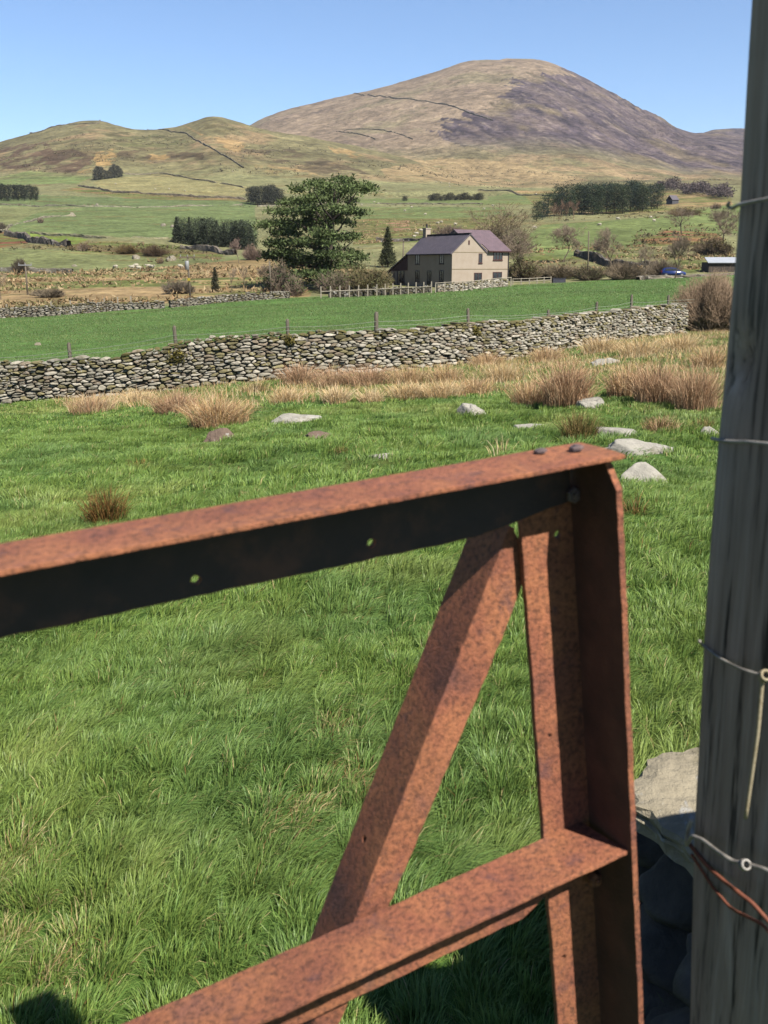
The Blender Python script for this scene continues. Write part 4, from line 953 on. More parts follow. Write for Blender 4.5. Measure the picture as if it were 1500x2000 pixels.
for name, kz in (('top', .42), ('low', .16)):
    pts = []
    for i in range(len(wpts) - 1):
        a = wpts[i][0].copy(); b = wpts[i + 1][0].copy(); ha = float(H + float(e_of(np.interp(FP[i][0], wall_top_px[:, 0], wall_top_px[:, 1]))) * a.y); hb = float(H + float(e_of(np.interp(FP[i + 1][0], wall_top_px[:, 0], wall_top_px[:, 1]))) * b.y)
        a.z = ha + (a.z - ha) * (kz + .026); b.z = hb + (b.z - hb) * (kz + .026)
        for j in range(6): s = j / 6; pts.append(a + (b - a) * s - Vector((0, .06, .05 * math.sin(math.pi * s))))
    mb = MB(); mb.tube(pts, .0065, 4, cap=False); o = mb.build('strand', M_FWIRE, fence); o.location = -fence.location
M_MOSS = mat_attr('moss', .95, .4, 30)
for px, py, s in ((345, 694, .26), (565, 664, .18), (928, 646, .18)):
    D = float(WALL_D(px)); p = at(px, py, D - .28); rng = np.random.default_rng(px); n = 260
    q = rng.normal(0, 1, (n, 3)) * np.array([.5, .12, .4]) * s; tri = q[:, None, :] + rng.normal(0, .03, (n, 3, 3)); V = tri.reshape(-1, 3)
    o = link('moss_patch', mesh('moss_patch', V, [np.arange(n * 3).reshape(-1, 3)], M_MOSS, np.tile(srgb(152, 140, 70), (n * 3, 1)) * np.repeat(rng.uniform(.6, 1.3, n), 3)[:, None]), wall_main); o.location = p  # patch of moss built from loose triangles

# ------------------------------------------------------------------ trees, bushes, scrub
def tri_leaves(c, size, col, rng, up=.3):
    n = len(c); a = rng.normal(size=(n, 3)); b = rng.normal(size=(n, 3)); a /= np.linalg.norm(a, axis=1)[:, None]; b /= np.linalg.norm(b, axis=1)[:, None]
    a[:, 2] = np.abs(a[:, 2]) * up + a[:, 2] * (1 - up); s = size * rng.uniform(.6, 1.3, n)
    V = np.stack([c - b * (s * .28)[:, None], c + b * (s * .28)[:, None], c + a * s[:, None]], 1).reshape(-1, 3)
    return V, np.arange(3 * n).reshape(-1, 3), np.repeat(col, 3, 0)
def prisms(seg, col):
    """seg: (n, 8) p0 p1 r0 r1 -> three-sided tapering twigs"""
    seg = np.array(seg); p0, p1, r0, r1 = seg[:, :3], seg[:, 3:6], seg[:, 6], seg[:, 7]; d = p1 - p0; d /= np.maximum(np.linalg.norm(d, axis=1), 1e-6)[:, None]
    h = np.where(np.abs(d[:, 2:3]) > .9, np.array([[1., 0, 0]]), np.array([[0, 0, 1.]])); a = np.cross(d, h); a /= np.linalg.norm(a, axis=1)[:, None]; b = np.cross(d, a); V = []
    for p, r in ((p0, r0), (p1, r1)):
        for k in range(3): an = 2 * np.pi * k / 3; V.append(p + (a * math.cos(an) + b * math.sin(an)) * r[:, None])
    V = np.stack(V, 1).reshape(-1, 3); o = np.arange(len(seg))[:, None] * 6
    f = np.concatenate([o + np.array([[k, (k + 1) % 3, 3 + (k + 1) % 3, 3 + k]]) for k in range(3)]); return V, f, np.tile(col, (len(V), 1))
def grow(segs, p, d, L, r, lvl, maxl, rng, split=(2, 4), up=.12, wob=.22, shrink=.68, angle=.55):
    n = 3 if lvl < maxl else 2
    for i in range(n):
        d2 = d + rng.normal(0, wob, 3) * .5; d2[2] += up * .5; d2 /= np.linalg.norm(d2); q = p + d2 * L / n; rr = r * (.86 if lvl < maxl else .6); segs.append((*p, *q, r, rr)); p, d, r = q, d2, rr
        if lvl < maxl and (i > 0 or lvl > 0) and rng.random() < .75:
            ax = rng.normal(size=3); ax -= ax.dot(d) * d; ax /= np.linalg.norm(ax); c = d * math.cos(angle * 1.3) + ax * math.sin(angle * 1.3); grow(segs, p, c, L * shrink * rng.uniform(.6, 1), r * .55, lvl + 1, maxl, rng, split, up, wob, shrink, angle)
    if lvl < maxl:
        for k in range(rng.integers(*split)):
            ax = rng.normal(size=3); ax -= ax.dot(d) * d; ax /= np.linalg.norm(ax); a = angle * rng.uniform(.4, 1.3); c = d * math.cos(a) + ax * math.sin(a)
            grow(segs, p, c, L * shrink * rng.uniform(.75, 1.1), r * .72, lvl + 1, maxl, rng, split, up, wob, shrink, angle)
BARK = srgb(128, 114, 98); TWIG = srgb(162, 144, 124)
def bare_tree(label, seed, h, maxl=4, lean=0, spread=.6, name='bare_tree', group=None, bark=None, twig=None, trunk=.28, rk=.022, wscale=1.0, cat='tree', thick=1.0):
    rng = np.random.default_rng(seed); segs = []; d = np.array([lean, 0, 1.0]); d /= np.linalg.norm(d)
    grow(segs, np.zeros(3), d, h * trunk, h * rk, 0, maxl, rng, (3, 5), .10, .24, .74, spread)
    s = np.array(segs); hh = s[:, 5].max(); s[:, :6] *= h / hh; s[:, [0, 1, 3, 4]] *= wscale; s[:, 6:] = np.maximum(s[:, 6:], .007 * thick)
    big = s[:, 6] > h * rk * .30; root = thing(name, label, cat, group=group)
    V, f, c = prisms(s[big], (bark if bark is not None else BARK) * 1.3); link('trunk', mesh('trunk', V, [f], M_TWIG, c), root)
    V, f, c = prisms(s[~big], (twig if twig is not None else TWIG) * 1.5); link('crown', mesh('crown', V, [f], M_TWIG, c), root)
    return root
def bush(label, seed, h, w, n=2200, name='bare_bush', group=None, twig=None, leaf=None, thick=.009, cat='bush'):
    rng = np.random.default_rng(seed); root = thing(name, label, cat, group=group); segs = []
    a = rng.uniform(0, 2 * np.pi, n); rad = np.sqrt(rng.random(n)); lump = 1 + .25 * np.sin(a * 3 + seed) + .18 * np.sin(a * 7 + seed * 2); hl = 1 + .22 * np.sin(a * 2 + seed * 1.3) * rad + .14 * np.sin(a * 5 + seed)
    tip = np.stack([np.cos(a) * rad * w / 2 * lump, np.sin(a) * rad * w / 2 * lump * .8, h * hl * np.sqrt(np.clip(1 - .75 * rad ** 2, 0, 1)) * rng.uniform(.35, 1.02, n)], 1)
    for t in tip:
        b = t * np.array([.25, .25, 0]) + rng.normal(0, .05 * w, 3) * np.array([1, 1, 0]); m = b + (t - b) * .55 + rng.normal(0, .05 * h, 3); m2 = t + rng.normal(0, .07 * h, 3)
        segs.append((*b, *m, thick * 1.5, thick)); segs.append((*m, *t, thick, thick * .7)); segs.append((*m, *m2, thick * .8, thick * .5))
        for _ in range(2): k = rng.random(); q = m + (t - m) * k; segs.append((*q, *(q + rng.normal(0, .06 * h, 3)), thick * .7, thick * .5))
    V, f, c = prisms(segs, twig if twig is not None else TWIG); c = c * 1.5 * np.repeat(rng.uniform(.7, 1.25, len(segs)), 6)[:, None]; link('stems', mesh('stems', V, [f], M_TWIG, c), root)
    if leaf is not None:
        m = n; k = rng.integers(0, len(tip), m); V, f, c = tri_leaves(tip[k] + rng.normal(0, .07 * h, (m, 3)), .10 * h + .05, leaf * rng.uniform(.6, 1.3, (m, 1)), rng); link('foliage', mesh('foliage', V, [f], M_LEAF, c), root)
    return root
NEEDLE = srgb(74, 92, 58, .5)
def conifer(label, seed, h, w, kind='pine', col=None, name='conifer', group=None, dens=1.0, clear=.12, leaf=.5):
    rng = np.random.default_rng(seed); col = NEEDLE if col is None else col; root = thing(name, label, 'tree', group=group)
    mb = MB(); mb.tube([(0, 0, -.4), (0, 0, h * .5), (0, 0, h * .94)], [h * .018, h * .012, h * .003], 6); mb.build('trunk', M_BARK, root)
    C = []
    if kind == 'spruce':
        for k in range(int(26)):
            z = h * (clear + (1 - clear) * (k / 25) ** .9); R = w / 2 * (1 - (z / h)) ** .8 * rng.uniform(.75, 1.1) + .12
            for j in range(int(7 + 5 * R)):
                a = rng.uniform(0, 6.28); L = R * rng.uniform(.75, 1.1); n = int((10 + 8 * L) * dens); t = rng.random(n) ** .7
                C.append(np.stack([np.cos(a) * L * t, np.sin(a) * L * t, z - L * .28 * t + rng.normal(0, .06 * L + .03, n)], 1) + rng.normal(0, .07 * L + .02, (n, 3)))
    else:
        for k in range(int(22)):
            z = h * (clear + (.97 - clear) * (k / 21)); R = w / 2 * math.sqrt(max(.06, 1 - (abs((z / h) - .52) / .56) ** 2.2))
            for j in range(5):
                a = rng.uniform(0, 6.28); r = R * rng.uniform(.35, 1); c = np.array([np.cos(a) * r, np.sin(a) * r, z]); n = int(26 * dens); C.append(c + rng.normal(0, 1, (n, 3)) * np.array([.16, .16, .10]) * w * .75)
    C = np.concatenate(C); cl = col * (1 + .25 * noise3(C / (h * .12), seed))[:, None] * rng.uniform(.7, 1.3, (len(C), 1))
    V, f, c = tri_leaves(C, leaf, cl, rng); link('crown', mesh('crown', V, [f], M_LEAF, c), root); return root
M_BARK = mat_noise('bark', [(.3, srgb(70, 60, 54)), (.7, srgb(108, 92, 80))], 2.5, .95, .8, 8, .1)
def px2m(p): return (p.y * CT + (H - p.z) * ST) / F
def put(root, px, py, hpx=None, h0=None, rz=None, dmin=60, w=1.0, sink=.0, D=None):
    """stand a thing on the ground seen at (px, py), hpx tall in the photo"""
    g = hit(px, py, dmin) if D is None else Vector((at(px, py, D).x, D, zt(at(px, py, D).x, D))); s = 1
    if hpx: s = hpx * px2m(g) / h0
    root.location = (g.x, g.y, g.z - sink); root.scale = (s * w, s * w, s); root.rotation_euler = (0, 0, rz if rz is not None else (px * 1.7) % 6.28); return root

# the big pine beside the farmhouse
g = hit(627, 578); g = Vector((g.x, g.y + 14, 0)); g.z = at(627, 574, g.y).z; ps = px2m(g); pine = thing('pine_tree', 'big spreading dark green pine tree left of the farmhouse', 'tree', g)
rng = np.random.default_rng(55); mbt = MB(); mbt.tube([(0, 0, -1.5), (.1, 0, 1.5), (.3, .1, 5), (.9, 0, 9), (1.0, .2, 12), (1.4, 0, 15)], [.85, .62, .46, .34, .2, .06], 9)
PADS = [(655, 366, 50, 17), (610, 384, 42, 15), (688, 382, 30, 11), (640, 398, 62, 17), (572, 404, 34, 14), (545, 424, 32, 14), (600, 424, 52, 15), (668, 424, 30, 14), (530, 446, 34, 15), (575, 452, 44, 15), 
        (620, 466, 40, 14), (678, 470, 32, 12), (530, 482, 34, 15), (574, 484, 40, 14), (640, 494, 40, 12), (518, 504, 20, 9), (600, 514, 44, 14), (650, 524, 40, 14), (566, 520, 26, 12), (680, 506, 24, 9), (610, 536, 30, 12), (636, 440, 52, 16), (650, 382, 60, 15), (590, 440, 44, 14), (560, 500, 34, 11), (640, 545, 22, 10), (595, 400, 34, 14), (570, 540, 20, 10), (625, 420, 50, 12), (600, 480, 50, 11), (640, 505, 44, 10), (548, 508, 30, 10), (625, 552, 30, 8), (548, 462, 30, 10)]
LC = []
for k, (px, py, rx, ry) in enumerate(PADS):
    cx = (px - 627) * ps; cz = (575 - py) * ps; w = rx * ps; hh = ry * ps * .75; cy = rng.uniform(-1, 1) * (8.5 - abs(cx) * .55) * .8
    t = np.array([.3 + cz * .05, 0, min(cz * .72, 14)]); e = np.array([cx, cy, cz - hh * .5]); m = (t + e) / 2 + np.array([0, 0, -.4])
    mbt.tube([tuple(t), tuple(m), tuple(e)], [.20, .14, .05], 5)
    for j in range(int(6 + w * 2.2)):       # tufts of shoots, arranged flat and turned up
        a = rng.uniform(0, 6.28); r = math.sqrt(rng.random()); c = np.array([cx + math.cos(a) * r * w, cy + math.sin(a) * r * w * .9, cz + hh * (.45 - .6 * r * r) + rng.normal(0, hh * .14)])
        n = 64; q = rng.normal(0, 1, (n, 3)) * np.array([.64, .64, .28]); LC.append(c + q)
LC = np.concatenate(LC); cl = srgb(106, 122, 72, .68) * (1 + .22 * noise3(LC / 2.2, 5))[:, None] * rng.uniform(.65, 1.35, (len(LC), 1))
V, f, c = tri_leaves(LC, .55, cl, rng, .9); link('crown', mesh('crown', V, [f], M_LEAF, c), pine); mbt.build('trunk', M_BARK, pine)

# woods in the valley
DG_ = srgb(72, 92, 62, .5); DG2 = srgb(84, 98, 66, .5); DGB = srgb(64, 84, 70, .5); BRN = srgb(128, 104, 86, .55)
def wood(protos, items, label, group, w=1.0, dmin=150):
    """items: (px, foot py, height px); copies of a few kinds of tree, each a tree of its own"""
    rr = random.Random(len(items) * 7 + len(label)); first = set()
    for k, (px, py, hp) in enumerate(items):
        p, h0 = protos[k % len(protos)] if len(protos) > 1 else protos[0]
        r = p if id(p) not in first else copy_tree(p, (0, 0, 0)); first.add(id(p)); r['label'] = label; r['group'] = group
        put(r, px, py, hp, h0, rr.uniform(0, 6.28), dmin, w * rr.uniform(.88, 1.15))
rr = random.Random(3)
wood([(conifer('', 61, 14, 8.0, 'pine', DG_, leaf=.62, dens=1.1), 14), (conifer('', 62, 14, 7.4, 'pine', DG2, leaf=.62, dens=1.1), 14), (conifer('', 63, 14, 8.5, 'pine', DGB, leaf=.62, dens=1.1), 14)],
     [(1072 + i * 14.2 + rr.uniform(-4, 4), 424 - i * .75 + rr.uniform(-1, 1), 46 + rr.uniform(-5, 5) + (6 if 3 < i < 13 else 0)) for i in range(16)] + [(1088 + i * 16 + rr.uniform(-4, 4), 417 - i * .6, 46 + rr.uniform(-3, 4)) for i in range(12)] + [(1048, 430, 38), (1060, 428, 34)],
     'dark conifer in the dense grove on the slope right of the farmhouse', 'conifers of the right hand grove')
wood([(bare_tree('', 71, 10, 4, spread=.38, bark=BRN, twig=BRN, thick=3.2, trunk=.36), 10)], [(1092, 429, 36), (1106, 428, 40), (1120, 428, 38), (1082, 430, 30)], 'bare brown larch in front of the dark conifer grove', 'larches by the right hand grove')
wood([(conifer('', 64, 9, 5.2, 'spruce', srgb(92, 100, 76, .6), leaf=.5, dens=1.3), 9), (conifer('', 65, 9, 6.0, 'pine', srgb(84, 94, 70, .6), leaf=.5, dens=.8), 9)],
     [(348 + i * 11.6 + rr.uniform(-3, 3), 474 + i * .45, 44 + rr.uniform(-6, 6)) for i in range(13)] + [(356 + i * 14 + rr.uniform(-3, 3), 470 + i * .3, 43 + rr.uniform(-5, 5)) for i in range(9)] + [(472, 482, 50), (486, 483, 52)],
     'young spruce in the plantation row left of the big pine', 'spruces of the left plantation')
wood([(conifer('', 66, 12, 7.5, 'pine', srgb(84, 88, 72, .5), leaf=.7), 12)], [(490, 398, 30), (500, 399, 33), (512, 399, 35), (523, 399, 34), (535, 399, 33), (546, 399, 30), (496, 396, 28), (530, 396, 32)], 'rounded dark tree of the small clump above the big pine', 'clump above the big pine', 1.05)
wood([(conifer('', 67, 12, 6.5, 'pine', srgb(78, 86, 66, .5), leaf=.7), 12)], [(-6, 394, 30), (4, 394, 31), (15, 394, 30), (26, 393, 29), (37, 393, 30), (48, 393, 29), (59, 392, 28), (70, 392, 26)], 'dark tree of the square copse at the far left edge', 'copse at the left edge')
wood([(conifer('', 68, 11, 5.5, 'pine', srgb(104, 104, 88, .55), leaf=.8, dens=.7), 11)], [(186 + i * 6.4, 352 - i * .7, 20 + 5 * math.sin(i * 1.3)) for i in range(9)], 'thin greyish tree of the strip at the foot of the left hill', 'tree strip under the left hill', .9)
wood([(conifer('', 69, 9, 8, 'pine', srgb(100, 98, 74, .55), leaf=.8, dens=.8), 9)], [(842 + i * 9.5, 393, 11 + 3 * math.sin(i * 2.1)) for i in range(11)] + [(791, 390, 9)], 'low bushy tree in the far hedgerow behind the farmhouse roof', 'far hedgerow trees', 1.3)
# far bare wood at the foot of the mountain, one mass
rng = np.random.default_rng(88); C = []
for k in range(330):
    t = rng.random(); px = 1284 + t * 142; py = 374 + t * 15 + rng.uniform(-5, 0); g = hit(px, py, 300); m = px2m(g); hgt = (22 + 6 * math.sin(px * .13)) * m * rng.uniform(.6, 1)
    n = 26; C.append(np.array([g.x, g.y, g.z]) + np.stack([rng.normal(0, 1.6, n), rng.normal(0, 2, n), hgt * (.15 + .85 * rng.random(n) ** .7)], 1))
C = np.concatenate(C); V, f, c = tri_leaves(C, 1.6, srgb(122, 108, 104, .55) * rng.uniform(.75, 1.2, (len(C), 1)), rng)
tag(link('distant_wood', mesh('distant_wood', V, [f], M_LEAF, c)), 'greyish bare wood in a dark strip at the foot of the mountain', kind='stuff')

# single trees and bushes
SP = [(conifer('slim dark conifer standing between the big pine and the farmhouse', 81, 8, 4.6, 'spruce', srgb(92, 98, 62, .5), leaf=.40), 757, 520, 74, 8, 1.0),
      (conifer('small young spruce beside the pole with the transformer', 82, 6, 3.0, 'spruce', srgb(96, 96, 72, .5), leaf=.3, dens=.8), 421, 570, 46, 6, 1.0)]
for r, px, py, hp, h0, w in SP: put(r, px, py, hp, h0, w=w)
BT = [('wide bare tree behind the farmhouse roof, the largest leafless one', 91, 968, 545, 144, 5, 1.45, .70, 1.5), ('second bare tree close behind the farmhouse gable, half in front of the largest', 103, 1012, 548, 104, 5, 1.1, .6, 1.4), ('bare tree right of the farmhouse with a clear trunk and spreading crown', 92, 1099, 512, 74, 5, 1.15, .62, 1.8),
      ('rounded bare tree between the tall pole and the blue car', 93, 1196, 540, 96, 5, .95, .5, 1.8), ('bare tree on the brow below the gorse at upper right', 94, 1331, 458, 56, 4, 1.3, .66, 1.8),
      ('bare tree with pale limbs beside the wooden post', 95, 1412, 482, 76, 5, 1.1, .6, 1.8), ('thin bare trees behind the blue car', 96, 1318, 545, 92, 5, .8, .42, 1.6), ('slight bare tree left of the blue car', 97, 1258, 548, 72, 4, .9, .5, 1.6),
      ('bare tree leaning at the far left edge of the photo', 98, 2, 586, 54, 4, 1.0, .55, 1.6), ('pinkish bare tree at the right end of the spruce plantation', 99, 466, 512, 50, 4, .8, .4, 2.4),
      ('bare sapling right of the small young spruce', 100, 452, 572, 50, 4, .7, .4, 1.4), ('bare sapling second right of the small young spruce', 101, 480, 574, 54, 4, .7, .4, 1.4), ('bare tree under the left side of the big pine', 102, 518, 576, 60, 5, .9, .5, 1.6)]
for lab, sd, px, py, hp, ml, w, sp, th in BT:
    r = bare_tree(lab, sd, 9, ml, spread=sp, thick=th, group=None, trunk=.24 if ml == 5 else .30, twig=srgb(150, 128, 116) if sd == 99 else srgb(150, 134, 108) if sd == 91 else None); put(r, px, py, hp, 9, w=w, rz=.3 * sd)
BS = [('dense leafless bush at the right end of the long wall beside the post', 111, 1384, 664, 104, 138, 5600, srgb(176, 150, 124), None, .010), ('round grey green bush between the big pine and the farmhouse', 112, 715, 572, 48, 100, 1800, srgb(146, 132, 98), srgb(130, 128, 80, .5), .02),
      ('bush with green leaves under the right side of the big pine', 113, 655, 574, 40, 70, 900, None, srgb(96, 108, 54, .5), .02), ('dark evergreen bush under the left side of the big pine', 114, 548, 578, 62, 66, 700, None, srgb(72, 84, 44, .5), .02),
      ('bright green bush by the gap in the wall under the big pine', 115, 573, 580, 36, 40, 600, None, srgb(90, 112, 48, .5), .02), ('grey thicket left of the pole with the transformer', 116, 350, 572, 26, 60, 900, srgb(128, 116, 100), None, .02),
      ('low grey thicket in the reed field at left', 117, 98, 582, 17, 64, 900, srgb(146, 132, 110), None, .02), ('dark round bush on the stone wall at the far left', 118, 41, 534, 28, 30, 900, srgb(104, 94, 80), None, .02),
      ('brown gorse bush in the rocky bank at left', 119, 250, 497, 18, 46, 700, srgb(128, 108, 76), srgb(140, 118, 56, .55), .02), ('dark gorse bush with yellow flowers right of the brown one', 120, 300, 500, 22, 50, 700, srgb(116, 96, 76), srgb(120, 98, 60, .5), .02),
      ('small yellow gorse bush in front of the rocky bank', 121, 312, 512, 11, 14, 400, None, srgb(196, 156, 50, .6), .02), ('orange gorse clump at the left end of the rocky bank', 122, 164, 494, 16, 24, 500, None, srgb(170, 126, 62, .55), .02),
      ('gorse mound on the brow at upper right', 123, 1336, 420, 18, 66, 700, srgb(128, 108, 80), srgb(140, 122, 70, .55), .03), ('small orange gorse bush near the highest wire of the post', 124, 1398, 408, 12, 22, 400, None, srgb(176, 134, 74, .55), .03),
      ('grey scrub right of the farmhouse gable', 125, 1020, 548, 40, 80, 1300, srgb(146, 130, 104), srgb(120, 120, 72, .5), .02), ('grey scrub at the foot of the clear trunked bare tree', 126, 1085, 545, 28, 100, 1200, srgb(140, 126, 102), None, .02),
      ('bramble scrub around the foot of the tall pole', 127, 1150, 547, 28, 60, 900, srgb(132, 118, 96), srgb(108, 112, 66, .5), .02), ('grey scrub under the rounded bare tree', 128, 1215, 546, 36, 80, 1200, srgb(142, 126, 104), None, .02),
      ('grey thicket behind the blue car', 129, 1290, 538, 32, 70, 1200, srgb(138, 124, 104), None, .02), ('brown thicket above the white roofed shed', 130, 1392, 498, 34, 74, 1200, srgb(134, 118, 98), srgb(130, 116, 70, .5), .02),
      ('grey bush on the shoulder behind the farmhouse chimney', 131, 880, 470, 26, 60, 900, srgb(136, 118, 104), None, .03), ('dark bush on the green field at left', 132, 79, 436, 10, 12, 300, None, srgb(84, 84, 60, .5), .04),
      ('small dark tree shaped bush among rocks at the far left', 133, 4, 446, 14, 20, 300, srgb(128, 118, 100), None, .04), ('reddish thicket beside the wall right of the plantation', 134, 492, 505, 30, 40, 800, srgb(150, 128, 112), None, .02),
      ('pale scrub behind the yard fence left of the lean-to', 135, 742, 556, 22, 50, 700, srgb(150, 136, 108), srgb(130, 122, 70, .5), .02)]
for lab, sd, px, py, hp, wp, n, tw, lf, th in BS:
    if sd == 111:
        g = at(px, py, 47.5); g.z = zt(g.x, g.y); m = px2m(g); r = bush(lab, sd, hp * m, wp * m, n, twig=tw, leaf=lf, thick=.0075); r.location = g
    else:
        g = hit(px, py, 60); m = px2m(g); r = bush(lab, sd, hp * m, wp * m, n, twig=tw, leaf=lf, thick=th, name='gorse_bush' if 'gorse' in lab else 'bare_bush' if lf is None else 'leafy_bush'); r.location = g

# ------------------------------------------------------------------ far field walls
def far_wall(label, pts, h=1.2, w=.8, col=(120, 112, 92), seed=0, step=1.6, dmin=60):
    rng = np.random.default_rng(seed); W3 = np.array([tuple(hit(px, py, dmin)) for px, py in pts]); s = np.concatenate([[0], np.cumsum(np.linalg.norm(np.diff(W3[:, :2], axis=0), axis=1))])
    k = np.arange(0, s[-1], step); x = np.interp(k, s, W3[:, 0]); y = np.interp(k, s, W3[:, 1]); x = gsm(x, 2, 0) if len(x) > 20 else x; y = gsm(y, 2, 0) if len(y) > 20 else y
    x = x + .4 * fbm(k / 9, k * 0, seed + 3, 3); z = Zt(x, y); t = np.stack([np.gradient(x), np.gradient(y)], 1) if len(x) > 2 else np.ones((len(x), 2)); t /= np.linalg.norm(t, axis=1)[:, None]; nx, ny = t[:, 1], -t[:, 0]
    hh = h * (1 + .5 * fbm(k / 5, k * 0, seed, 3)) * sstep(-.75, -.35, fbm(k / 14, k * 0, seed + 9, 2) + .1); V, C = [], []; prof = [(-.62, -.5), (-.50, .35), (-.34, .92), (.05, 1.0), (.34, .90), (.50, .35), (.62, -.5)]
    for a, b in prof:
        j = rng.normal(0, .07, len(x)); V.append(np.stack([x + nx * (a * w + j), y + ny * (a * w + j), z + b * hh + rng.normal(0, .06 * h, len(x)) * (b > 0)], 1)); C.append(srgb(*col) * rng.uniform(.5, 1.5, (len(x), 1)))
    n, m = len(x), len(prof); V = np.stack(V, 1).reshape(-1, 3); C = np.stack(C, 1).reshape(-1, 3); i = np.arange(n * m).reshape(n, m)
    f = np.stack([i[:-1, :-1].ravel(), i[1:, :-1].ravel(), i[1:, 1:].ravel(), i[:-1, 1:].ravel()], 1)
    return tag(link('field_wall', mesh('field_wall', V, [f], M_STONEFAR, C)), label, 'wall', 'far field walls')
DK = (142, 132, 108)
FW = [('dark wall climbing over the shoulder of the big mountain', [(657, 190), (690, 185), (720, 188), (780, 198), (830, 200), (870, 204), (910, 215), (945, 231), (964, 239)], 2.0, 2.0, DK, 4),
      ('short dark wall dropping left to right below the mountain shoulder', [(656, 255), (700, 264), (735, 274)], 1.6, 1.5, DK, 3), ('dark arched wall round a greener patch on the mountain', [(671, 254), (727, 253), (767, 261), (807, 273)], 1.6, 1.5, DK, 3),
      ('long dark wall along the crest of the left hill and down its right side', [(2, 274), (60, 259), (130, 243), (190, 240), (250, 242), (290, 248), (330, 251), (360, 256), (385, 271), (410, 285), (440, 305), (478, 328)], 1.5, 1.3, DK, 3),
      ('dark wall below the left hill curving over the pale field', [(240, 341), (310, 337), (360, 346), (430, 359), (500, 369)], 1.2, 1.1, DK, 2.5), ('wall edging the brown strip above the left green field', [(152, 364), (220, 374), (300, 381), (400, 387), (490, 391)], 1.5, 1.0, (150, 136, 112), 2.2),
      ('broken pale wall across the left fields below the square copse', [(-60, 400), (0, 402), (90, 404), (170, 407), (260, 404), (360, 402), (480, 400)], 0.8, .7, (158, 152, 126), 2), ('pale wall curving up round the green field at far left', [(0, 452), (30, 437), (70, 427), (110, 422), (160, 421)], 0.9, .8, (158, 150, 124), 2),
      ('thick dark stone bank bending round the bright lime field', [(10, 457), (38, 460), (50, 468), (60, 477), (100, 483), (142, 487)], 1.9, 1.6, (118, 108, 96), 1.5), ('pale wall along the lower edge of the left green field', [(55, 453), (120, 458), (220, 466), (290, 466), (340, 465)], 0.8, .6, (164, 158, 122), 1.6),
      ('broken rocky wall below the spruce plantation', [(350, 484), (400, 488), (440, 494), (470, 496)], 1.3, 1.2, (140, 128, 112), 1.5), ('low wall at the top of the tawny reed field', [(0, 530), (40, 531), (90, 533), (150, 533)], 1.0, .8, (150, 142, 126), 1.5),
      ('pale broken wall crossing behind the big pine', [(500, 404), (560, 402), (640, 397), (720, 397), (840, 398), (950, 399)], 0.9, .8, (156, 148, 122), 2), ('dark wall in the scrub right of the farmhouse', [(1120, 500), (1160, 508), (1190, 520), (1245, 526), (1300, 524)], 1.5, 1.2, (112, 102, 92), 1.4),
      ('low stone wall along the top of the meadow in front of the blue car', [(1240, 547), (1290, 543), (1330, 542), (1380, 540), (1470, 535)], .45, .8, (140, 130, 114), 1.0), ('thin dark wall on the far green field below the tawny slope', [(930, 372), (1000, 375), (1050, 381), (1090, 384)], 1.0, 1.0, DK, 2.5),
      ('wall behind the farmhouse chimney', [(735, 472), (790, 470), (830, 472)], 1.2, .9, (120, 110, 98), 1.4)]
for k, (lab, pts, h, w, c, st) in enumerate(FW): far_wall(lab, pts, h, w, c, 900 + k, st, 120 if k != 14 else 100)

# ------------------------------------------------------------------ farmhouse
FX = math.radians(33); hc = hit(882, 562, 100); hz = at(882, 558, hc.y).z
house = thing('farmhouse', 'two storey rendered farmhouse with slate roofs beyond the meadow', 'house', (hc.x, hc.y, hz), FX)
M_RENDER = mat_noise('render_wall', [(.3, srgb(216, 196, 172)), (.7, srgb(230, 212, 190))], .9, .95, .5, 14, .02)
M_SLATE = None
def slate(name, a, b_):
    m, N, L, b = nodes(name); v = vcoord(N, L); br = N.new('ShaderNodeTexBrick'); br.inputs['Scale'].default_value = 1; br.inputs['Brick Width'].default_value = .35; br.inputs['Row Height'].default_value = .22; br.inputs['Mortar Size'].default_value = .02
    br.inputs['Color1'].default_value = (*a, 1); br.inputs['Color2'].default_value = (*b_, 1); br.inputs['Mortar'].default_value = (*(a * .5), 1); L.new(v, br.inputs['Vector'])
    n = noise_node(N, L, v, 1.2, 5, .6); r = ramp(N, L, n.outputs[0], [(.3, .8), (.7, 1.2)]); L.new(mixc(N, L, 1.0, br.outputs[0], r.outputs[0], 'MULTIPLY'), b.inputs['Base Color']); b.inputs['Roughness'].default_value = .6; return m
M_SLATE_A = slate('grey_slate', srgb(112, 102, 112), srgb(126, 114, 122)); M_SLATE_B = slate('purple_slate', srgb(138, 112, 120), srgb(152, 124, 130))
M_TRIM = mat_noise('brown_frame', [(.3, srgb(96, 56, 50)), (.7, srgb(112, 66, 58))], 3, .6); M_GLASS = mat_noise('window_glass', [(.3, srgb(52, 56, 66)), (.7, srgb(72, 76, 86))], 1.2, .12, spec=.6)
M_DCLAD = mat_noise('dark_cladding', [(.3, srgb(84, 50, 48)), (.7, srgb(104, 62, 58))], 2, .8); M_DKTRIM = mat_noise('dark_trim', [(.3, srgb(60, 56, 60)), (.7, srgb(76, 70, 74))], 3, .6)
def slab(mb, quad, t):
    """thick roof slope from four corners"""
    q = [Vector(p) for p in quad]; n = (q[1] - q[0]).cross(q[3] - q[0]).normalized(); n = n if n.z > 0 else -n; mb.add(q + [p - n * t for p in q], [(0, 1, 2, 3), (7, 6, 5, 4), (0, 4, 5, 1), (1, 5, 6, 2), (2, 6, 7, 3), (3, 7, 4, 0)])
mb = MB(); g0 = -1.5
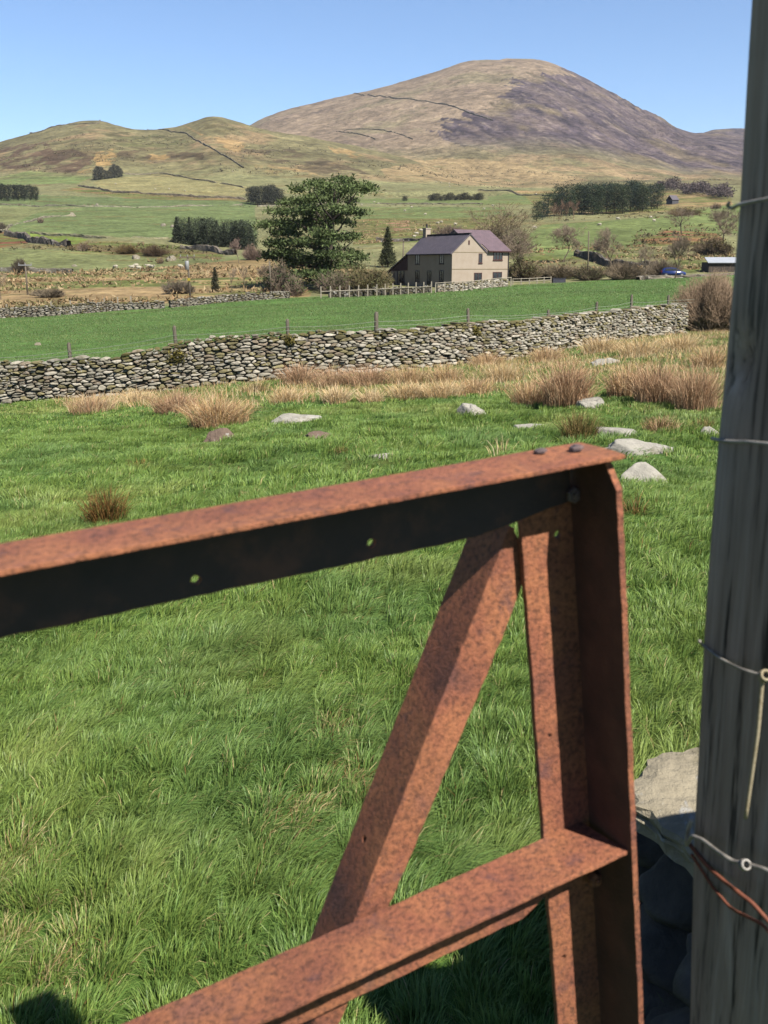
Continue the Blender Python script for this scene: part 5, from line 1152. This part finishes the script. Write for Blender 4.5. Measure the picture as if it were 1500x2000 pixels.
def prism(mb, poly, axis, a, b):
    pts = [(p[0], a, p[1]) if axis == 'v' else (a, p[0], p[1]) for p in poly] + [(p[0], b, p[1]) if axis == 'v' else (b, p[0], p[1]) for p in poly]; n = len(poly)
    mb.add(pts, [tuple(range(n)), tuple(reversed(range(n, 2 * n)))] + [(i, n + i, n + (i + 1) % n, (i + 1) % n) for i in range(n)])
prism(mb, [(0, g0), (6.5, g0), (6.5, 4.8), (3.25, 7.35), (0, 4.8)], 'v', 0, 11.6)
prism(mb, [(.004, g0), (10, g0), (10, 5.15), (5, 8.05), (.004, 5.15)], 'u', 6.502, 10.8)
prism(mb, [(1.3, 4.6), (10, 4.6), (10, 5.15), (5, 8.05), (1.3, 5.9)], 'u', 4.15, 6.5)
mb.build('wall', M_RENDER, house)
mb = MB(); slab(mb, [(-.35, -.12, 4.60), (-.35, 11.7, 4.60), (3.25, 11.7, 7.52), (3.25, -.12, 7.52)], .16); slab(mb, [(6.6, -.12, 4.80), (3.25, -.12, 7.525), (3.25, 11.7, 7.525), (6.6, 11.7, 4.80)], .16); roofA = mb.build('roof', M_SLATE_A, house); roofA['label'] = 'grey slate roof of the lower wing'
mb = MB(); slab(mb, [(6.62, -.4, 5.05), (11.0, -.4, 5.05), (11.0, 5, 8.25), (6.62, 5, 8.25)], .16); slab(mb, [(4.0, 1.35, 6.09), (6.615, 1.35, 6.09), (6.615, 5, 8.25), (4.0, 5, 8.25)], .16); slab(mb, [(4.0, 5.003, 8.25), (11.0, 5.003, 8.25), (11.0, 10.4, 5.0), (4.0, 10.4, 5.0)], .16); roofB = mb.build('roof', M_SLATE_B, house); roofB['label'] = 'purplish slate roof of the taller wing'
mb = MB(); mb.box(3.0, 3.5, -.2, 11.75, 7.50, 7.60); mb.build('ridge_tiles', M_DKTRIM, house)
mb = MB(); mb.box(2.8, 3.7, 10.65, 11.5, 6.6, 8.45); mb.box(2.73, 3.77, 10.58, 11.57, 8.452, 8.6); chm = mb.build('chimney', M_RENDER, roofA)
mb = MB(); mb.tube([(3.25, 11.05, 8.55), (3.25, 11.05, 8.95), (3.25, 11.05, 9.2)], [.17, .14, .16], 8); mb.build('chimney_pot', M_DKTRIM, house)
mb = MB(); mb.box(-.34, -.26, -.1, 11.7, 4.42, 4.56); mb.build('gutter', M_DKTRIM, house); mb = MB(); mb.box(6.6, 11.0, -.46, -.38, 4.86, 4.98); mb.build('gutter', M_TRIM, house)
mb = MB(); mb.box(10.68, 10.78, -.12, -.02, -.5, 4.9); mb.build('downpipe', M_DKTRIM, house)
mb = MB(); mb.box(-.02, 10.82, -.035, -.003, 2.34, 2.42); mb.box(0, 6.5, -.03, -.003, 4.76, 4.83); mb.build('string_course', mat_noise('string_course', [(.3, srgb(168, 150, 112)), (.7, srgb(184, 166, 126))], 2, .9), house)
def window(u0, u1, z0, z1, face, mat=M_TRIM, name='window', bars=1, t=.09):
    mb = MB(); P = MB()
    def bx(m, a0, a1, b0, b1, d0, d1):
        if face == 'r': m.box(a0, a1, -d1, -d0, b0, b1)
        else: m.box(-d1, -d0, a0, a1, b0, b1)
    bx(mb, u0, u0 + t, z0, z1, .003, .06); bx(mb, u1 - t, u1, z0, z1, .003, .06); bx(mb, u0 + t, u1 - t, z0, z0 + t, .003, .06); bx(mb, u0 + t, u1 - t, z1 - t, z1, .003, .06)
    for k in range(bars): c = u0 + (u1 - u0) * (k + 1) / (bars + 1); bx(mb, c - .035, c + .035, z0 + t, z1 - t, .003, .055)
    bx(mb, u0 - .06, u1 + .06, z0 - .09, z0 - .003, .003, .12)
    o = mb.build(name, mat, house); bx(P, u0 + t, u1 - t, z0 + t, z1 - t, .004, .02); P.build('pane', M_GLASS, o); return o
window(7.75, 9.55, 3.70, 4.85, 'r', bars=2); window(4.95, 5.65, 3.25, 4.65, 'r', bars=0); window(4.15, 5.65, .55, 1.85, 'r', bars=1); window(7.75, 9.55, .60, 1.95, 'r', bars=1)
for v0, v1, z0, z1, nm in ((8.3, 9.4, 3.1, 4.5, 'window'), (2.0, 3.1, 3.15, 4.5, 'window'), (8.3, 9.4, .5, 2.15, 'window'), (2.0, 3.1, .5, 2.2, 'window'), (5.2, 6.25, -.1, 2.15, 'door')): window(v0, v1, z0, z1, 'l', M_DKTRIM, nm, 1)
mb = MB(); mb.box(6.9, 7.3, -.35, -.05, -.9, .5)
mb = MB(); mb.box(2.95, 3.2, -.06, -.003, 5.9, 6.5); mb.build('vent', M_TRIM, house)
mb = MB(); prism(mb, [(11.61, g0), (17.3, g0), (17.3, 1.75), (11.61, 4.45)], 'u', .01, 4.6); lt = mb.build('lean_to', M_RENDER, house)
mb = MB(); prism(mb, [(11.6, 2.15), (16.6, 2.05), (11.6, 4.42)], 'u', -.05, .006); mb.build('cladding', M_DCLAD, lt)
mb = MB(); slab(mb, [(-.25, 11.55, 4.66), (4.8, 11.55, 4.66), (4.8, 17.7, 1.74), (-.25, 17.7, 1.74)], .15); mb.build('lean_to_roof', M_SLATE_A, lt)
mb = MB(); P = MB()
for v in (12.4, 13.35, 14.3, 15.3, 16.5): mb.box(-.05, -.003, v, v + .2, -.3, 2.05)
mb.build('post', M_DKTRIM, lt)
for v in (12.62, 13.57): P.box(-.03, -.004, v, v + .7, .2, 2.04)
P.build('pane', M_GLASS, lt)

# yard walls and fences in front of the house
M_PALE = mat_noise('pale_timber', [(.3, srgb(196, 184, 160)), (.7, srgb(220, 208, 186))], 3, .9)
K = [(848, 572), (745, 578), (636, 583)]; R_ = [(849, 572), (920, 567), (994, 560)]
const = lambda h: (lambda x, y: h)
stone_wall('yard_wall', 'dark low wall behind the pale post fence left of the farmhouse', [tuple(hit(*p, 60)) for p in K], const(.95), 31, M_STONEFAR, .3, 0, .6, .01, .3, 8, None, w=(.3, .9), h=(.16, .3))
o = bpy.data.objects['yard_wall']; at_ = o.data.color_attributes['Col']; c = np.zeros(len(o.data.vertices) * 4, np.float32); at_.data.foreach_get('color', c); c = c.reshape(-1, 4); c[:, :3] *= .30; at_.data.foreach_set('color', c.ravel())  # all stones of this wall darkened evenly
stone_wall('yard_wall', 'sunlit pale stone wall in front of the farmhouse gable', [tuple(hit(*p, 60)) for p in R_], const(1.0), 32, M_STONEFAR, .3, .35, .05, .01, .3, 8, None, w=(.3, .9), h=(.16, .32))
stone_wall('meadow_wall', 'tumbled pale wall along the far left edge of the meadow', [tuple(hit(*p, 60)) for p in ((-140, 634), (0, 622), (90, 618), (200, 607), (330, 600))], lambda x, y: 1.15 if x < -32 else .9, 33, M_STONEFAR, .4, .04, .1, .012, .3, 8, None, w=(.3, .8), h=(.16, .32))
stone_wall('meadow_wall', 'low stony wall along the meadow below the pole with the transformer', [tuple(hit(*p, 60)) for p in ((325, 600), (430, 592), (500, 588), (568, 584))], const(.95), 34, M_STONEFAR, .35, .04, .15, .012, .3, 8, None, w=(.3, .8), h=(.16, .3))
for nm in ('meadow_wall', 'meadow_wall.001'):
    o = bpy.data.objects[nm]; at_ = o.data.color_attributes['Col']; c = np.zeros(len(o.data.vertices) * 4, np.float32); at_.data.foreach_get('color', c); c = c.reshape(-1, 4); c[:, :3] *= .72; at_.data.foreach_set('color', c.ravel())
def pale_fence(label, pts, n, h, rails, rz=.0):
    P0 = [hit(*p, 60) for p in pts]; A = np.array([tuple(p) for p in P0]); s = np.linspace(0, len(A) - 1, n); X = np.interp(s, np.arange(len(A)), A[:, 0]); Y = np.interp(s, np.arange(len(A)), A[:, 1]) - .9
    f = thing('post_fence', label, 'fence', (X[0], Y[0], zt(X[0], Y[0]))); Q = []
    for x, y in zip(X, Y):
        z = zt(x, y); mb = MB(); mb.box(x - .07, x + .07, y - .07, y + .07, z - .3, z + h); o = mb.build('stake', M_PALE, f); o.location = -f.location; Q.append((x, y, z))
    for rh in rails:
        mb = MB()
        for a, b in zip(Q[:-1], Q[1:]): mb.tube([(a[0], a[1] - .10, a[2] + rh), (b[0], b[1] - .10, b[2] + rh)], .05, 4)
        o = mb.build('rail', M_PALE, f); o.location = -f.location
    return f
pale_fence('pale post fence in front of the dark yard wall', [(628, 584), (745, 578), (842, 573)], 14, 1.5, [.85]); pale_fence('pale post and rail fence along the sunlit yard wall', [(850, 573), (920, 568), (996, 561)], 9, 1.35, [1.25])
pale_fence('pale rail fence running right from the farmhouse corner', [(1000, 556), (1040, 554), (1074, 551)], 6, .95, [.85, .45])
pale_fence('thin grey wire posts above the tumbled wall at far left', [(20, 614), (120, 608), (200, 602), (260, 598)], 8, 1.3, [])
gf = hit(742, 572, 60); yg = thing('yard_gate', 'pale wooden gate behind the post fence left of the farmhouse', 'gate', (gf.x, gf.y + 4, gf.z), .25)
mb = MB(); [mb.box(-1.2, 1.2, -.03, .03, .3 + k * .28, .42 + k * .28) for k in range(5)]; mb.build('bars', M_PALE, yg)
for x in (-1.2, 1.2): mb = MB(); mb.box(x - .06, x + .06, -.06, .06, -.2, 1.6); mb.build('gate_stake', M_PALE, yg)

# ------------------------------------------------------------------ poles
M_POLE = wood_material('pole_wood', srgb(126, 112, 94), srgb(150, 136, 116), srgb(172, 158, 138)); M_METAL = mat_noise('pole_metal', [(.3, srgb(176, 178, 176)), (.7, srgb(206, 206, 204))], 2, .5)
PO = [('wooden pole with a crossarm and pale transformer left of the big pine', 372, 585, 366, 498, .15, 1, 1), ('wooden pole with a pale crossarm at far left', 54, 576, 49, 514, .14, 1, 0), ('slim pale pole under the left branches of the big pine', 530, 580, 526, 510, .12, 0, 0),
      ('tall plain pole in the scrub right of the farmhouse', 1148, 547, 1150, 452, .12, 0, 0), ('grey pole rising behind the lean-to of the farmhouse', 787, 548, 788, 468, .13, 1, 0), ('short far pole seen through the right branches of the big pine', 677, 518, 676, 498, .14, 1, 0)]
for lab, bx, by, tx, ty, r, arm, tf in PO:
    b = hit(bx, by, 60)
    if bx == 787: b = Vector((at(bx, by, hc.y + 22).x, hc.y + 22, 0)); b.z = zt(b.x, b.y)
    t = at(tx, ty, b.y); h = t.z - b.z; p = thing('utility_pole', lab, 'pole', b, 0, 'utility poles'); lx = t.x - b.x
    mb = MB(); mb.tube([(0, 0, -.5), (lx * .5, 0, h * .5), (lx, 0, h)], [r, r * .9, r * .8], 7); mb.build('shaft', M_POLE, p, True)
    if arm:
        mb = MB(); mb.box(lx - 1.0, lx + 1.0, -.16, -.06, h - .35, h - .2); mb.build('crossarm', M_METAL if bx == 54 else M_POLE, p)
        for dx in (-.9, 0, .9): mb = MB(); mb.tube([(lx + dx, -.11, h - .2), (lx + dx, -.11, h + .05)], [.05, .06], 6); mb.build('insulator', M_METAL, p)
    if tf:
        mb = MB(); mb.tube([(lx * .85 - .05, -.4, h - 1.9), (lx * .85 - .05, -.4, h - 1.85), (lx * .85 - .05, -.4, h - .85), (lx * .85 - .05, -.4, h - .75)], [.2, .27, .27, .2], 10); mb.build('transformer', M_METAL, p, True)
        mb = MB(); mb.box(lx * .4 - .17, lx * .4 + .17, -.19, -.155, h * .42, h * .42 + .4); mb.build('warning_plate', mat_noise('yellow_plate', [(.3, srgb(220, 196, 60)), (.7, srgb(232, 208, 80))], 3), p)

# ------------------------------------------------------------------ car, shed, trough, far barn
M_BLUE = mat_noise('blue_paint', [(.3, srgb(44, 66, 140)), (.7, srgb(52, 76, 152))], 1, .25, spec=.6); M_TYRE = mat_noise('tyre', [(.3, (.02, .02, .02)), (.7, (.04, .04, .04))], 4); M_RED = mat_noise('tail_lamp', [(.3, srgb(150, 30, 30)), (.7, srgb(170, 40, 36))], 2, .3)
cl_ = hit(1314, 541, 100); cy = cl_.y + 4; ca = at(1314, 541, cy); car = thing('parked_car', 'blue hatchback car parked beyond the meadow wall at right', 'car', (ca.x, cy, ca.z + .02), math.radians(-6))
def loft(mb, prof, wf, n=9):
    """side profile (x, z) swept across the width with tumblehome wf(z)"""
    k = len(prof); vs = []; ts = np.linspace(-1, 1, n)
    for t in ts:
        for x, z in prof: c = 1 - .06 * t ** 4; vs.append((x * c, t * wf(z), z if abs(t) < .99 else z * .99))
    f = [(i * k + j, i * k + (j + 1) % k, (i + 1) * k + (j + 1) % k, (i + 1) * k + j) for i in range(n - 1) for j in range(k)]; f += [tuple(reversed(range(k))), tuple(range((n - 1) * k, n * k))]; mb.add(vs, f)
body = [(-2.0, .35), (-2.05, .55), (-2.02, .9), (-1.92, 1.0), (-1.62, 1.40), (-1.2, 1.50), (-.2, 1.50), (.35, 1.40), (1.0, .98), (1.75, .84), (2.0, .66), (2.05, .4), (1.9, .25), (-1.9, .25)]
mb = MB(); loft(mb, body, lambda z: .86 - .16 * max(0, z - .95) / .55); mb.build('body', M_BLUE, car, True)
for sd in (-1, 1):
    for nm, q in (('side_window', [(-1.5, 1.0), (-1.35, 1.36), (-.42, 1.42), (-.42, 1.0)]), ('side_window', [(-.34, 1.0), (-.34, 1.42), (.25, 1.35), (.78, 1.02)])):
        mb = MB(); prism(mb, q, 'v', sd * .80, sd * .865); mb.build(nm, M_GLASS, car)
    for x in (-1.25, 1.3):
        mb = MB(); mb.tube([(x, sd * .70, .31), (x, sd * .88, .31)], .31, 14); wl_ = mb.build('wheel', M_TYRE, car); mb = MB(); mb.tube([(x, sd * .87, .31), (x, sd * .895, .31)], .19, 10); mb.build('rim', M_METAL, wl_)
    mb = MB(); mb.box(-2.04, -1.94, sd * .78 - .07, sd * .78 + .07, .72, 1.05); mb.build('tail_lamp', M_RED, car)
    mb = MB(); mb.box(1.88, 1.98, sd * .6 - .14, sd * .6 + .14, .62, .76); mb.build('headlamp', M_METAL, car)
mb = MB(); mb.add([(.42, -.62, 1.40), (.42, .62, 1.40), (1.0, .72, 1.01), (1.0, -.72, 1.01)], [(0, 1, 2, 3)]); mb.build('windscreen', M_GLASS, car)
sh = hit(1406, 535, 100); sy = sh.y + 6; sa = at(1384, 526, sy); sb = at(1428, 526, sy); shed = thing('shed', 'low dark shed with a pale metal roof beside the post', 'shed', (sa.x, sy, sa.z))
wd = sb.x - sa.x + 3; mb = MB(); mb.box(0, wd, 0, 4, -1.5, 1.2); mb.build('wall', mat_noise('shed_wall', [(.3, srgb(84, 74, 66)), (.7, srgb(110, 98, 86))], 2, .9), shed)
mb = MB(); slab(mb, [(-.3, -.4, 1.15), (wd, -.4, 1.15), (wd, 4.3, 2.1), (.5, 4.3, 2.1)], .1); mb.build('roof', mat_noise('metal_roof', [(.3, srgb(214, 220, 228)), (.7, srgb(236, 240, 246))], 1, .5), shed)
tr_ = hit(1091, 551, 100); tro = thing('stock_trough', 'dark stock trough at the end of the pale rail fence', 'trough', (tr_.x, tr_.y, tr_.z), .1)
mb = MB(); mb.box(-1.0, 1.0, -.4, .4, -.1, .62); mb.box(-1.06, 1.06, -.46, .46, .622, .70); mb.build('tank', mat_noise('tank', [(.3, srgb(60, 60, 72)), (.7, srgb(84, 84, 98))], 2, .6), tro)
for x in (-.9, .9): mb = MB(); mb.box(x - .08, x + .08, -.5, .5, -.3, -.1); mb.build('foot', M_DKTRIM, tro)
fb = hit(1313, 399, 300); fm = px2m(fb); barn = thing('far_barn', 'tiny grey barn far off below the bare wood', 'barn', (fb.x, fb.y, fb.z), .3)
mb = MB(); w_ = 14 * fm; h_ = 7 * fm; mb.box(-w_ / 2, w_ / 2, -3, 3, -2, h_); mb.build('wall', mat_noise('barn_wall', [(.3, srgb(92, 92, 100)), (.7, srgb(120, 118, 122))], .5), barn)
mb = MB(); slab(mb, [(-w_ / 2 - .3, -3.4, h_ - .1), (w_ / 2 + .3, -3.4, h_ - .1), (w_ / 2 + .3, 0, h_ + 2.6), (-w_ / 2 - .3, 0, h_ + 2.6)], .2); slab(mb, [(-w_ / 2 - .3, .004, h_ + 2.6), (w_ / 2 + .3, .004, h_ + 2.6), (w_ / 2 + .3, 3.4, h_ - .1), (-w_ / 2 - .3, 3.4, h_ - .1)], .2); mb.build('roof', M_SLATE_A, barn)

# ------------------------------------------------------------------ sheep
M_WOOL = mat_noise('wool', [(.3, srgb(216, 206, 180, .5)), (.7, srgb(234, 224, 200, .5))], 6, .95, .6, 20, .02)
def sheep_mesh(down):
    mb = MB(); pts = [(-.52, 0, .62), (-.46, 0, .66), (-.25, 0, .66), (.1, 0, .64), (.38, 0, .66), (.5, 0, .72)]; rad = [.06, .24, .31, .32, .27, .16]
    mb.tube(pts, rad, 10)
    nk = [(.42, 0, .74), (.62, 0, .80 if not down else .52), (.70, 0, .86 if not down else .34), (.86, 0, .80 if not down else .16), (.93, 0, .76 if not down else .10)]
    mb.tube(nk, [.17, .12, .11, .075, .045], 8); h = nk[2]
    for s in (-1, 1):
        mb.tube([(h[0], s * .08, h[2] + .05), (h[0] - .06, s * .2, h[2] + .05)], [.035, .015], 5)
        for x in (-.34, .32): mb.tube([(x, s * .15, .5), (x + (-.03 if x < 0 else .0), s * .15, .27), (x, s * .15, 0)], [.09, .05, .04], 6)
    mb.tube([(-.5, 0, .7), (-.6, 0, .5)], [.06, .03], 5); return mb.data('sheep', M_WOOL, True)
SM = [sheep_mesh(True), sheep_mesh(False)]
SG = [([(226, 526), (258, 526), (266, 522), (271, 527), (290, 524), (297, 525), (352, 525)], 'white sheep grazing in the flock below the rocky bank at left', 'flock below the rocky bank'),
      ([(226, 360), (303, 372), (361, 373), (220, 374), (454, 334), (330, 371)], 'tiny white sheep on the pale field under the left hill', 'sheep under the left hill'),
      ([(706, 400), (731, 396), (739, 399), (804, 406), (791, 411), (831, 417), (945, 409), (962, 404)], 'white sheep on the green field right of the big pine', 'sheep right of the big pine'),
      ([(855, 440), (862, 438), (889, 441), (809, 463), (814, 460), (822, 457)], 'white sheep on rough ground above the farmhouse roof', 'sheep above the farmhouse'),
      ([(852, 358), (861, 360), (878, 360), (878, 366), (1047, 380)], 'tiny white sheep far off below the tawny slope', 'sheep below the tawny slope'),
      ([(1171, 442), (1206, 436), (1277, 437), (1271, 427), (1044, 452)], 'white sheep on the hillside field below the conifer grove', 'sheep below the conifer grove')]
rr = random.Random(12)
for pts, lab, grp in SG:
    for px, py in pts:
        g = hit(px, py, 150); o = link('sheep', SM[rr.random() < .35]); o.location = g; o.rotation_euler = (0, 0, rr.choice([0, math.pi]) + rr.uniform(-.6, .6)); o.scale = (1.0,) * 3 if g.y < 330 else (1.15,) * 3; tag(o, lab, 'sheep', grp)
# pale rocks in the valley
for k, (px, py, wp, hp, lab) in enumerate([(318, 439, 12, 7, 'pale rock lump in the middle of the left green field'), (338, 442, 14, 6, 'flat rock at the left end of the spruce plantation'), (265, 505, 18, 8, 'dark rock under the gorse of the rocky bank'), (335, 506, 22, 10, 'grey rock right of the yellow gorse'),
      (145, 518, 10, 4, 'small pale stone on the lower left field'), (140, 421, 14, 6, 'dark rock beside the curving pale wall'), (190, 401, 8, 4, 'pale stone on the wall line below the square copse'), (74, 674, 18, 5, 'pale stone in the meadow behind the long wall')]):
    g = hit(px, py, 50); m = px2m(g); o = link('boulder', rock_data('boulder', 700 + k, (wp * m, wp * m * .8, hp * m * 2), M_STONEFAR, 3)); o.location = g; tag(o, lab, 'rock')

# ------------------------------------------------------------------ haze: thin air over the whole valley
mb = MB(); mb.box(-4300, 5200, -60, 5400, -14, 640)
mh, N, L, b = nodes('haze'); N.remove(b); vol = N.new('ShaderNodeVolumePrincipled'); vol.inputs['Color'].default_value = (.80, .84, .95, 1); vol.inputs['Density'].default_value = 4.0e-5; vol.inputs['Anisotropy'].default_value = .2
L.new(vol.outputs[0], N['Material Output'].inputs['Volume']); hz_ = mb.build('haze', mh); tag(hz_, 'thin bluish haze over the valley', kind='stuff')

# ------------------------------------------------------------------ rough growth on the valley floor and slopes
def scatter(name, label, polys, n, size, cols, seed, thr=-.1, clump=(30, 8), k=7, dmin=100):
    rng = np.random.default_rng(seed); C, Q = [], []; tries = 0
    pal = [srgb(*c) for c in cols]
    for poly in polys:
        p = np.array(poly); x0, y0 = p.min(0); x1, y1 = p.max(0); a = .5 * abs(np.dot(p[:, 0], np.roll(p[:, 1], 1)) - np.dot(p[:, 1], np.roll(p[:, 0], 1)))
        m = int(n * a / 10000.0); pts = np.stack([rng.uniform(x0, x1, m * 4), rng.uniform(y0, y1, m * 4)], 1); pts = pts[inpoly(pts[:, 0], pts[:, 1], poly)][:m]
        if len(pts) == 0: continue
        G = hits(pts[:, 0], pts[:, 1], dmin); G = G[fbm(G[:, 0] / clump[0], G[:, 1] / clump[1], seed, 3) > thr + rng.normal(0, .12, len(G))]
        for g in G:
            s = size * rng.uniform(.5, 1.5); q = rng.normal(0, 1, (k, 3)) * np.array([.8, .5, .30]) * s; q[:, 2] = np.abs(q[:, 2]); C.append(np.array(g) + q); Q.append(np.tile(pal[rng.integers(0, len(pal))] * rng.uniform(.7, 1.25), (k, 1)))
    C = np.concatenate(C); Q = np.concatenate(Q); V, f, c = tri_leaves(C, size * .95, Q, rng, .9)
    return tag(link(name, mesh(name, V, [f], M_LEAF, c)), label, kind='stuff')
scatter('valley_rushes', 'tawny rush tufts in bands across the wet fields at left', [[(-60, 536), (150, 532), (420, 512), (520, 522), (600, 552), (590, 584), (300, 590), (0, 606), (-60, 610)], [(690, 430), (1000, 426), (880, 470), (700, 482)], [(1010, 485), (1250, 482), (1430, 484), (1430, 526), (1010, 545)]], 560, .70, [(220, 186, 138), (206, 168, 122), (232, 204, 156), (168, 156, 106)], 401, -.02, (45, 7))
scatter('rough_scrub', 'dark specks of gorse, rush and bracken over the valley pastures', [[(-60, 480), (110, 480), (330, 478), (460, 490), (440, 508), (300, 510), (100, 492), (-60, 492)], [(1230, 455), (1300, 440), (1430, 440), (1430, 505), (1240, 505)], [(150, 372), (500, 386), (500, 396), (150, 380)], [(1060, 418), (1430, 405), (1430, 420), (1060, 432)], [(690, 398), (1000, 398), (1000, 404), (690, 404)], [(-60, 400), (500, 400), (500, 406), (-60, 406)]], 300, .9, [(150, 134, 100), (160, 142, 98), (124, 120, 84), (180, 154, 114)], 403, .05, (30, 10))
scatter('hill_heather', 'dark heather and rock specks over the hillside', [[(-60, 330), (0, 285), (150, 255), (300, 258), (420, 240), (520, 262), (760, 318), (900, 345), (700, 350), (500, 338), (300, 330), (150, 340)], [(760, 330), (870, 312), (1140, 345), (1430, 352), (1430, 380), (1140, 376), (900, 370)]], 300, 1.7, [(150, 136, 110), (162, 148, 112), (138, 128, 104), (176, 162, 118)], 405, .05, (50, 90), dmin=700)
